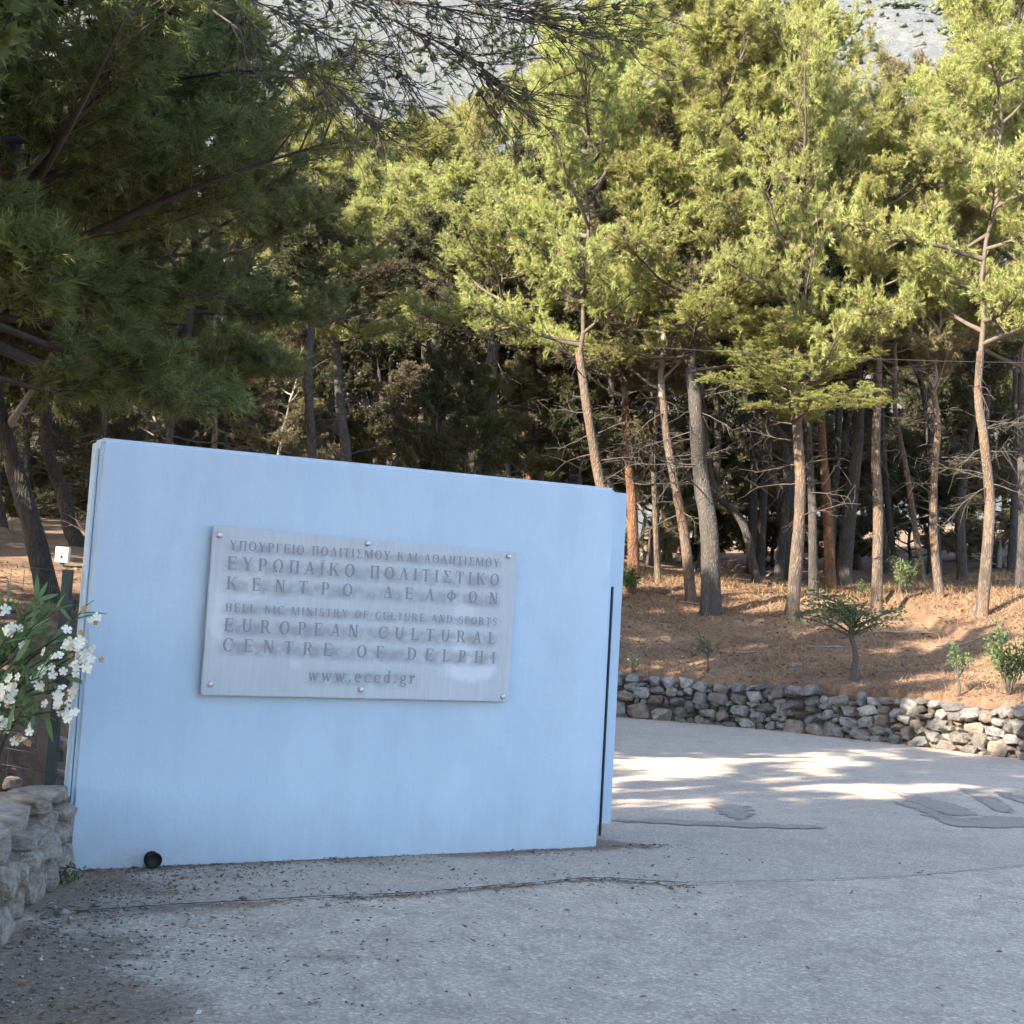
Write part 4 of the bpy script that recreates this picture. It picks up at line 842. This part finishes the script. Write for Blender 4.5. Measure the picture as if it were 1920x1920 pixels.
# pines beside and behind the viewer that shade the wall and the near road
for i, (q_, a_, r_, foot, h_) in enumerate([(-5.6, 3.5, 2.5, 3, 11), (-5.6, 8, 2.5, 3, 14), (-5.7, 12.5, 2.4, 4, 16), (-2.6, 3, 3.0, 3, 10), (-2.4, 8, 3.3, 3, 13), (-1.5, 13, 3.5, 4, 15), (1.0, 4, 3.0, 3, 10), (1.2, 9, 3.5, 3, 13), (4.0, 6, 3.6, 3, 12),
                                            (-8.9, 1.0, 2.6, 9.0, 14), (-12.4, -1.0, 2.0, 3, 10), (-15.0, -2.0, 2.5, 3, 11), (-14.0, 5.0, 3.0, 4, 14), (-6.9, 0.5, 1.5, 2.0, 8), (-7.0, 4, 1.4, 4, 11), (-7.0, 8, 1.4, 6, 13.5), (-5.5, -1.0, 1.3, 2.6, 6.5), (-13.0, -3.0, 1.6, 5, 13), (-6.3, 6, 1.7, 3, 12.5), (-6.2, 10.5, 1.7, 4, 15), (-4, 5.5, 2.5, 3, 12), (-3.8, 11, 2.6, 4, 15), (-0.3, 6.5, 3, 3, 12), (2.5, 2.5, 2.5, 2.5, 9), (-4, 0.5, 1.8, 2.4, 7.5), (-9.3, 1.5, 1.9, 3.6, 10.5)]):
    x_, y_ = -SUN_DIR[0] * a_ + SUN_DIR[1] * q_, -SUN_DIR[1] * a_ - SUN_DIR[0] * q_; v_ = 'thin' if foot == 3.6 else ['shade1', 'shade2'][i % 2]
    o3 = on(x_, y_); o3[2] = max(o3[2], 0.0); t = empty('pine_tree', o3); tag(t, 'shade pine standing beside or behind the viewer, outside the picture', 'tree', 'shade pines around the viewer')
    leaf, wood, H0, R_0 = VAR[v_]
    make_trunk([o3 - np.array([0, 0, .2]), o3 + np.array([0.15, 0, foot / 2]), o3 + np.array([0.1, 0.1, foot])], 0.2, 0.13, M_BARKG, t, o3)
    for nm, me in (('limbs', wood), ('crown', leaf)): link(nm, me, parent=t, loc=(0.1, 0.1, foot - 0.15), rot=(0, 0, i * 1.7), scale=(r_ / R_0, r_ / R_0, (h_ - foot) / H0))

for i, (x_, y_) in enumerate([(-12, 21), (-15, 26), (-13.5, 31), (-18, 35), (-19, 22), (-22, 29), (-17, 41), (-24, 38), (-21, 47), (-26, 45), (-11, 17.5), (-18, 16)]):
    o3 = on(x_, y_); t = empty('pine_tree', o3); tag(t, 'pine of the wood going on beyond the left edge of the picture', 'tree', 'wood beyond the left edge'); v_ = ['shade1', 'shade2'][i % 2]
    leaf, wood, H0, R_0 = VAR[v_]; make_trunk([o3 - np.array([0, 0, .2]), o3 + np.array([0.15, 0, 1.5]), o3 + np.array([0.1, 0.1, 3.0])], 0.2, 0.13, M_BARKG, t, o3)
    for nm, me in (('limbs', wood), ('crown', leaf)): link(nm, me, parent=t, loc=(0.1, 0.1, 2.6), rot=(0, 0, i * 2.1), scale=(1.05, 1.05, 1.25))

# ---------------------------------------------------------------- shrubs and saplings
def leaf_cards(P, D, l, w, R_, tilt=0.8):
    n = len(P); d = D + R_.normal(0, tilt, (n, 3)); d /= np.linalg.norm(d, axis=1)[:, None]
    s = np.cross(d, R_.normal(size=(n, 3))); s /= np.linalg.norm(s, axis=1)[:, None]
    ll = l * R_.uniform(0.7, 1.25, n)[:, None]; s = s * w / 2
    V = np.stack([P, P + d * ll * 0.45 - s, P + d * ll, P + d * ll * 0.45 + s], 1).reshape(-1, 3); return V, np.arange(n * 4).reshape(-1, 4)
def shrub(name, base, h, spread, nst, nlf, l, w, mat, label, cat, group=None, seed=0, trunk=0.0, tr=0.012, up=1.0):
    R_ = np.random.RandomState(seed); t = empty(name, base); tag(t, label, cat, group); paths = []; P, D = [], []
    top = np.array([R_.normal(0, 0.04), 0, trunk])
    if trunk > 0: paths.append((spline([(0, 0, -0.05), (0.05 * trunk, 0, trunk * 0.35), (-0.04 * trunk, 0, trunk * 0.7), top], 10), np.linspace(tr * 1.8, tr, 10)))
    for i in range(nst):
        az = R_.uniform(0, 6.28); sp_ = spread * R_.uniform(0.3, 1.0); hh = (h - trunk) * R_.uniform(0.45, 1.0)
        st_ = top * R_.uniform(0.6, 1.0) if trunk else top
        e = st_ + np.array([math.cos(az) * sp_ - 0.12 * spread, math.sin(az) * sp_, hh * (0.75 if trunk else 1)]); m = st_ + (e - st_) * 0.5 + np.array([0, 0, hh * 0.12 * up]) + R_.normal(0, 0.04, 3)
        pp = spline([st_ if trunk else np.array([0, 0, -0.03]), m, e], 8); paths.append((pp, np.linspace(tr * 0.7, 0.003, 8)))
        for k in range(nlf):
            f = R_.uniform(0.3, 1.0) * 7; i0 = min(int(f), 6); P.append(pp[i0] + (pp[i0 + 1] - pp[i0]) * (f - i0) + R_.normal(0, spread * 0.10, 3)); D.append(nrm(e - top))
    P, D = np.array(P), np.array(D); V, F = leaf_cards(P, D, l, w, R_)
    link('stems', tubes_mesh('stems', paths, M_TWIG, 5), parent=t); link('foliage', np_mesh('foliage', V, F, mat, tint=np.repeat(np.clip(R_.normal(0.5, 0.25, len(P)), 0, 1), 4)), parent=t); return t
def g_at(x, y): p = hit(x, y, 17.0); return np.array([p[0], p[1], float(terr(p[0], p[1]))])
shrub('bush', g_at(1690, 1113), 0.85, 0.42, 18, 70, 0.09, 0.03, M_PALELEAF, 'rounded pale green bush at the foot of the sunlit trunk on the bank', 'bush', seed=1)
shrub('bush', g_at(1182, 1112), 0.6, 0.35, 14, 60, 0.08, 0.03, M_LEAF, 'small dark green bush tucked against the far edge of the blue wall', 'bush', seed=2)
shrub('bush', g_at(1890, 1305), 1.15, 0.5, 16, 60, 0.08, 0.035, M_LEAF, 'leafy green bush at the right edge just behind the stone wall', 'bush', seed=3)
shrub('sapling', g_at(1597, 1278), 1.75, 1.05, 20, 52, 0.085, 0.036, M_LEAF, 'young tree with crooked stem and flat spreading top above the stone wall', 'sapling', seed=4, trunk=1.2, tr=0.034)
shrub('sapling', g_at(1326, 1262), 0.72, 0.28, 8, 28, 0.06, 0.025, M_LEAF, 'small thin sapling left of the flat-topped young tree', 'sapling', seed=5, trunk=0.42, tr=0.014)
shrub('sapling', g_at(1797, 1306), 1.05, 0.26, 9, 34, 0.06, 0.025, M_LEAF, 'slim upright sapling between flat-topped young tree and the bush at the edge', 'sapling', seed=6, trunk=0.4, tr=0.014)
shrub('seedling', g_at(1184, 1258), 0.32, 0.16, 8, 16, 0.06, 0.02, M_PALELEAF, 'tiny pale seedling on the bank by the edge of the blue wall', 'plant', seed=7)
shrub('seedling', g_at(1486, 1112), 0.3, 0.24, 9, 18, 0.07, 0.025, M_LEAF, 'low green seedling at the foot of the brightest trunk', 'plant', seed=8)
shrub('seedling', g_at(1620, 1120), 0.42, 0.28, 9, 18, 0.06, 0.025, M_LEAF, 'low green seedling between two sunlit trunks left of the pale bush', 'plant', seed=9)
shrub('weed', at_z(108, 1655) + np.array([0, 0, 0.0]), 0.11, 0.06, 8, 10, 0.03, 0.012, M_PALELEAF, 'small weed at the foot of the low stone wall', 'plant', seed=10, tr=0.004)
R = np.random.RandomState(91)
for x_, y_, l_, lb in ((1330, 1140, 1.3, 'pale fallen branch on the left part of the bank'), (1560, 1215, 1.0, 'thin fallen branch below the flat-topped young tree'), (1700, 1190, 1.5, 'long fallen branch in the middle of the bank'), (1420, 1225, 0.8, 'short fallen branch just above the stone wall'), (1810, 1210, 0.9, 'fallen branch near the pale boulder')):
    p = g_at(x_, y_); a_ = R.uniform(-0.6, 0.6); pts_ = [np.array([p[0] + math.cos(a_) * t_ + R.normal(0, 0.03), p[1] + math.sin(a_) * t_ + R.normal(0, 0.03)]) for t_ in np.linspace(-l_ / 2, l_ / 2, 5)]
    P_ = spline([np.array([*q, float(terr(*q)) + 0.025]) for q in pts_], 12) - p; tw_ = [(np.array([P_[i], P_[i] + np.array([R.normal(0, 0.1), R.normal(0, 0.1), 0.05]), P_[i] + np.array([R.normal(0, 0.2), R.normal(0, 0.2), 0.09])]), np.array([0.006, 0.004, 0.002])) for i in (3, 5, 7, 9)]
    tag(link('fallen_branch', tubes_mesh('fallen_branch', [(P_, np.linspace(0.02, 0.006, 12))] + tw_, M_DEAD, 5), loc=p), lb, 'branch', 'fallen branches on the bank')
# boulders on the bank
for (x_, y_, w_, lb) in ((1838, 1152, 0.36, 'pale boulder lying on the sunlit right part of the bank'), (1448, 1098, 0.22, 'small pale stone left of the brightest trunk'), (1492, 1250, 0.16, 'small stone on the bank left of the flat-topped young tree')):
    p = g_at(x_, y_); tag(link('boulder', ST[int(x_) % 14], loc=p + np.array([0, 0, w_ * 0.2]), scale=(w_ / 2, w_ / 2.6, w_ / 3), rot=(0.2, 0.1, 0.5)), lb, 'rock')
for i, (x_, y_, w_) in enumerate(((108, 1395, 0.2), (112, 1462, 0.24), (20, 1475, 0.16))):
    p = hit(x_, y_, 6.5); tag(link('rock', NS[i], loc=p + np.array([0, 0, 0.02]), scale=(w_ / 2, w_ / 2.4, w_ / 4), rot=(0.1, 0.2, i)), ('pale rock under the white flowers', 'flat pale rock on soil next to the low stone wall', 'rock at the left edge above the low stone wall')[i], 'rock')

# white oleander by the left end of the blue wall
ob = on(-3.05, 7.75); ol = empty('oleander', ob); tag(ol, 'oleander shrub with white flowers at the left end of the blue wall', 'shrub'); R = np.random.RandomState(8)
def lance(l, w):
    x_ = np.array([0, 0.2, 0.5, 0.8, 1.0]); ww = np.array([0.1, 0.75, 1.0, 0.6, 0.0]) * w / 2; zc = -0.18 * x_ ** 2
    V = [(a_ * l, s_ * b_, c_ * l + (0.004 if s_ else 0)) for a_, b_, c_ in zip(x_, ww, zc) for s_ in (-1, 0, 1)]
    return np_mesh('leaf', V, [(i * 3 + j, i * 3 + 3 + j, i * 3 + 4 + j, i * 3 + 1 + j) for i in range(4) for j in range(2)], M_OLE, tint=np.full(15, R.uniform(0.3, 0.9)), smooth=True)
M_OLE = needle_mat('oleander_leaf', [(0, (0.075, 0.14, 0.05)), (1, (0.14, 0.22, 0.085))], 0.3)
LM = [lance(0.15, 0.03), lance(0.13, 0.026), lance(0.17, 0.03), lance(0.11, 0.024)]
def petal_flower(mat):
    V, F = [], []
    for k in range(5):
        a = k * 1.2566; b0 = len(V); pts_ = [(0.0, 0.0, 0), (0.016, -0.011, 0.006), (0.030, -0.012, 0.009), (0.034, 0.004, 0.007), (0.026, 0.013, 0.010), (0.014, 0.009, 0.006)]
        for x_, y_, z2 in pts_: V.append((x_ * math.cos(a) - y_ * math.sin(a), x_ * math.sin(a) + y_ * math.cos(a), z2 + 0.001 * k))
        F += [(b0, b0 + 1, b0 + 2, b0 + 3), (b0, b0 + 3, b0 + 4, b0 + 5)]
    me = bpy.data.meshes.new('flower'); me.from_pydata(V, [], F); me.update(); me.materials.append(mat); return me
FM, FW = petal_flower(M_PETAL), petal_flower(M_WILT); paths = []
tips = [tw(x_, y_, d_) for x_, y_, d_ in ((20, 1130, 7.6), (70, 1125, 7.7), (115, 1135, 7.7), (150, 1150, 7.75), (130, 1180, 7.4), (60, 1180, 7.3), (10, 1200, 7.2), (90, 1230, 7.3), (155, 1210, 7.5), (40, 1270, 7.1), (110, 1290, 7.25), (145, 1260, 7.4), (15, 1330, 7.0), (60, 1320, 7.15), (-40, 1180, 7.3), (-60, 1260, 7.1), (-30, 1320, 7.0), (5, 1270, 7.2), (100, 1200, 7.5), (40, 1220, 7.4), (70, 1340, 7.0), (20, 1370, 6.9), (120, 1330, 7.1), (90, 1150, 7.5), (50, 1150, 7.4), (140, 1230, 7.35), (75, 1270, 7.05), (30, 1240, 7.1))]
for tp in tips:
    b_ = ob + np.array([R.normal(0, 0.08), R.normal(0, 0.08), 0]); mid_ = (b_ + tp) / 2 + np.array([-0.08, 0, 0.16]); pp = spline([b_, mid_, tp], 12); paths.append((pp - ob, np.linspace(0.012, 0.004, 12)))
    for k in range(15):
        f = R.uniform(5, 10.99); i0 = int(f); q = pp[i0] + (pp[min(i0 + 1, 11)] - pp[i0]) * (f - i0); dd = nrm(pp[min(i0 + 1, 11)] - pp[i0]); dd = nrm(dd * 0.8 + R.normal(0, 0.6, 3) + np.array([0, 0, 0.25]))
        o = link('leaf', LM[R.randint(4)], parent=ol, loc=q - ob); o.rotation_euler = Vector(dd).to_track_quat('X', 'Z').to_euler(); o.rotation_euler.rotate_axis('X', R.normal(0, 0.6))
link('stems', tubes_mesh('stems', paths, M_TWIG, 5), parent=ol)
clusters = [(162, 1165, 7.35, 3), (140, 1192, 7.3, 5), (150, 1215, 7.3, 6), (172, 1240, 7.3, 5), (160, 1268, 7.25, 5), (85, 1265, 7.15, 7), (142, 1300, 7.15, 4), (108, 1318, 7.1, 7), (135, 1342, 7.1, 4), (30, 1280, 7.1, 6), (15, 1350, 6.95, 9), (50, 1382, 6.95, 6), (30, 1185, 7.3, 4), (12, 1310, 7.0, 5), (8, 1160, 7.4, 3), (100, 1235, 7.2, 2), (52, 1210, 7.25, 2)]
for x_, y_, d_, n_ in clusters:
    for k in range(n_ + 1):
        q = tw(x_ - 7 + R.normal(0, 12), y_ + R.normal(0, 12), d_ + R.normal(0, 0.03)); wl_ = R.rand() < 0.2
        o = link('flower', FW if wl_ else FM, parent=ol, loc=q - ob); s_ = R.uniform(0.65, 1.0) * (0.7 if wl_ else 1); o.scale = (s_, s_, s_)
        o.rotation_euler = Vector((R.normal(0, 0.6), -1, R.normal(0.35, 0.5))).to_track_quat('Z', 'X').to_euler()

# dark gate post with wire netting at the left end of the wall
pb = A + T * (-0.15) - NRM * 0.14; pb[2] = 0.3; post = empty('gate_post', pb); tag(post, 'dark green metal fence post against the left edge of the blue wall', 'post')
mb = MB(); mb.box((0, 0, 0.72), (0.026, 0.026, 0.74)); link('upright', mb.mesh('upright', M_POST, False), parent=post)
for z2 in (0.35, 0.8, 1.25):
    mb = MB(); mb.box((0.035, 0.0, z2), (0.02, 0.032, 0.03)); link('clamp', mb.mesh('clamp', M_POST, False), parent=post)
fe = empty('wire_fence', pb + np.array([-0.03, 0.02, 0])); tag(fe, 'thin wire netting running left from the dark post behind the flowers', 'fence'); paths = []
fd = np.array([-0.93, 0.36, 0]); 
for k in range(15): paths.append(([np.array([0, 0, 0.05 + k * 0.1]), fd * 2 + np.array([0, 0, 0.15 + k * 0.1])], [0.0014, 0.0014]))
for k in range(20): paths.append(([fd * k * 0.1 + np.array([0, 0, 0.05]), fd * k * 0.1 + np.array([0, 0, 1.45])], [0.0014, 0.0014]))
link('wires', tubes_mesh('wires', paths, M_POST, 4), parent=fe)

# white utility box on a short post, in the wood at the left
q = at_y(118, 1040, 20); b_ = on(q[0], 20); bx = empty('utility_box', b_); tag(bx, 'small white metal box on a short post behind the big leaning trunk', 'box'); sc = 20 / FPX
mb = MB(); mb.box((0, 0, q[2] - b_[2]), (0.095, 0.06, 0.115)); link('case', mb.mesh('case', M_WHITE, False), parent=bx)
mb = MB(); mb.box((0.0, -0.062, q[2] - b_[2] - 0.035), (0.016, 0.004, 0.022)); link('latch', mb.mesh('latch', M_BLACK, False), parent=bx)
mb = MB(); mb.box((0, 0, (q[2] - b_[2] - 0.115) / 2 - 0.05), (0.025, 0.025, (q[2] - b_[2] - 0.115) / 2 + 0.05)); link('stand', mb.mesh('stand', M_POST, False), parent=bx)

# overhead cable
pp = spline([tw(-1200, 470, 24), tw(-200, 480, 24), tw(540, 578, 24), tw(900, 622, 24), tw(1300, 656, 24), tw(1920, 680, 24), tw(2600, 668, 24), tw(4200, 560, 24)], 60)
tag(link('overhead_cable', tubes_mesh('overhead_cable', [(pp, np.full(60, 0.006))], M_WIRE, 5)), 'thin black cable sagging across the trees', 'cable')

# ---------------------------------------------------------------- litter, grass, gravel
R = np.random.RandomState(50)
n = 60000; gx, gy = R.uniform(-1, 14, n), R.uniform(19, 38, n); slope = (yw(gx + .05) - yw(gx - .05)) / .1; s_ = (gy - yw(gx)) / np.sqrt(1 + slope ** 2)
den = np.clip(0.5 + 1.5 * fbm(gx * 0.6, gy * 0.6, 3) + 0.25 * (s_ > 5.5), 0.06, 1); k = (s_ > 0.45) & (R.rand(n) < den); gx, gy, s_ = gx[k], gy[k], s_[k]; n = len(gx)
P = np.stack([gx, gy, terr(gx, gy) - 0.01], -1); D = R.normal(0, 0.75, (n, 3)); D[:, 2] = np.abs(D[:, 2]) + 0.35; D /= np.linalg.norm(D, axis=1)[:, None]
hgt = R.uniform(0.05, 0.16, n) * np.where(s_ > 5, 1.5, 1.0); sd = np.cross(D, R.normal(size=(n, 3))); sd /= np.linalg.norm(sd, axis=1)[:, None]; sd *= 0.007
V = np.stack([P - sd, P + sd, P + D * hgt[:, None]], 1).reshape(-1, 3)
tag(link('dry_grass', np_mesh('dry_grass', V, np.arange(n * 3).reshape(-1, 3), M_GRASS, tint=np.repeat(R.rand(n), 3))), 'straw-coloured dry grass over the bank', 'grass', kind='stuff')
def litter(name, x0, x1, y0, y1, n, size, zf, mat, label, mask=None, seed=1, lift=0.004, flat=0.35):
    R_ = np.random.RandomState(seed); x_, y_ = R_.uniform(x0, x1, n), R_.uniform(y0, y1, n)
    if mask is not None: k_ = mask(x_, y_, R_); x_, y_ = x_[k_], y_[k_]
    n = len(x_); P = np.stack([x_, y_, zf(x_, y_) + lift], -1); a = R_.uniform(0, 6.28, n); d = np.stack([np.cos(a), np.sin(a), R_.normal(0, flat, n)], -1); e = np.stack([-np.sin(a), np.cos(a), R_.normal(0, flat, n)], -1)
    l = size * np.minimum(R_.lognormal(0, 0.45, n), 2.0)[:, None]; w = l * R_.uniform(0.12, 0.5, n)[:, None]
    V = np.stack([P - d * l / 2, P + e * w / 2 + [0, 0, 0.004], P + d * l / 2, P - e * w / 2 + [0, 0, 0.004]], 1); V[:, :, 2] = np.maximum(V[:, :, 2], P[:, None, 2] - 0.002)
    tag(link(name, np_mesh(name, V.reshape(-1, 3), np.arange(n * 4).reshape(-1, 4), mat, tint=np.repeat(np.clip(R_.normal(0.45, 0.26, n), 0, 1), 4))), label, 'litter', kind='stuff')
def bank_mask(x_, y_, R_): sl = (yw(x_ + .05) - yw(x_ - .05)) / .1; return (y_ - yw(x_)) / np.sqrt(1 + sl ** 2) > 0.4
litter('leaf_litter', -3, 14, 19, 40, 50000, 0.06, terr, M_LITTER, 'brown leaves and twigs strewn over the bank', bank_mask, 1)
litter('leaf_litter', -8, -2.4, 5, 20, 14000, 0.05, terr, M_LITTER, 'dark leaves and twigs on the raised bed left of the blue wall', lambda x_, y_, R_: terr(x_, y_) > 0.3, 2)
road_z = lambda x_, y_: np.where(y_ < edge_y(x_), top_z, 0.0) + 0.006 * fbm(x_ * 0.9, y_ * 0.9, 3)
def near_mask(x_, y_, R_):
    dw = wall_y(x_) - y_; de = np.abs(y_ - edge_y(x_)); p = 0.9 * np.exp(-np.maximum(0, dw) / 0.10) + 1.0 * np.exp(-de / 0.07) * (x_ < 1.3) + 0.6 * np.exp(-np.maximum(0, x_ - near_x(y_)) / 0.7) + 0.005
    p = p * np.clip(0.6 + 1.6 * fbm(x_ * 1.7, y_ * 1.7, 4), 0.05, 1.5)
    return (dw > 0.0) & (x_ > -2.42 + 0.14 * (8 - y_)) & (R_.rand(len(x_)) < p)
litter('road_litter', -2.4, 1.6, 4.2, 10.2, 80000, 0.02, road_z, M_LITTER, 'dark leaf crumbs gathered along the foot of the blue wall and the asphalt joint', near_mask, 3, 0.003)
litter('pine_litter', -2.2, 6, 4.5, 10, 160, 0.026, road_z, M_LITTER, 'scattered dry leaves on the near asphalt', lambda x_, y_, R_: wall_y(x_) > y_ + 0.1, 4, 0.004)
litter('gutter_litter', 0.5, 9.4, 18, 25, 9000, 0.045, lambda x_, y_: 0 * x_, M_LITTER, 'reddish leaves lying along the foot of the dry-stone wall', lambda x_, y_, R_: (yw(x_) - y_ > -0.1) & (R_.rand(len(x_)) < np.exp(-np.maximum(0, yw(x_) - y_) / 0.16)), 5)
# pebbles and chips
R = np.random.RandomState(60); n = 26000; gx, gy = R.uniform(-2.4, 3.5, n), R.uniform(4.6, 10.0, n)
k = (wall_y(gx) - gy > 0.02) & (gx > -2.36 + 0.14 * (8 - gy)); p = 0.02 + 0.9 * np.exp(-np.abs(gy - edge_y(gx)) / 0.12) * (gx < 1.2) + 0.9 * np.exp(-np.maximum(0, gx - near_x(gy)) / 0.65); k &= R.rand(n) < p * np.clip(0.55 + 1.4 * fbm(gx * 1.3, gy * 1.3, 3), 0.05, 1)
gx, gy = gx[k], gy[k]; n = len(gx); OV = np.array([[1, 0, 0], [-1, 0, 0], [0, 1, 0], [0, -1, 0], [0, 0, 1], [0, 0, -1]], float); OF = np.array([[0, 2, 4], [2, 1, 4], [1, 3, 4], [3, 0, 4], [2, 0, 5], [1, 2, 5], [3, 1, 5], [0, 3, 5]])
sz = 0.0065 * R.lognormal(0, 0.5, n); a = R.uniform(0, 6.28, n); V = OV[None] * (sz[:, None, None] * R.uniform(0.6, 1.4, (n, 6, 1))) * np.array([1.2, 0.9, 0.6])
c_, s2 = np.cos(a)[:, None], np.sin(a)[:, None]; V = np.stack([V[:, :, 0] * c_ - V[:, :, 1] * s2, V[:, :, 0] * s2 + V[:, :, 1] * c_, V[:, :, 2]], -1) + np.stack([gx, gy, road_z(gx, gy) + sz * 0.3], -1)[:, None]
M_CHIP = needle_mat('stone_chip', [(0, (0.10, 0.09, 0.085)), (0.6, (0.22, 0.21, 0.2)), (1, (0.42, 0.40, 0.38))], 0.0)
tag(link('gravel', np_mesh('gravel', V.reshape(-1, 3), (OF[None] + np.arange(n)[:, None, None] * 6).reshape(-1, 3), M_CHIP, tint=np.repeat(R.rand(n), 6))), 'loose stone chips on the near asphalt', 'gravel', kind='stuff')
# soil washed against the wall foot and over the left verge
def strip(name, line_px, w_, z, mat, seed):
    rr = random.Random(seed); P_ = spline([at_z(*p)[:2] for p in line_px], 90); up_ = [(p[0], p[1] + w_ * rr.uniform(0.2, 1.0)) for p in P_]; dn = [(p[0], p[1] - w_ * rr.uniform(0.2, 1.0)) for p in P_]
    return sheet(name, up_ + dn[::-1], z, mat)
strip('soil_joint', [(100, 1722), (330, 1706), (480, 1698), (600, 1690), (760, 1684), (880, 1674), (1000, 1664), (1110, 1654), (1190, 1658), (1290, 1664)], 0.02, top_z + 0.008, M_HUMUS, 1)
strip('soil_joint', [(1300, 1664), (1400, 1660), (1540, 1657), (1700, 1650), (1810, 1640), (1920, 1630), (2050, 1617)], 0.008, top_z + 0.008, M_HUMUS, 4)
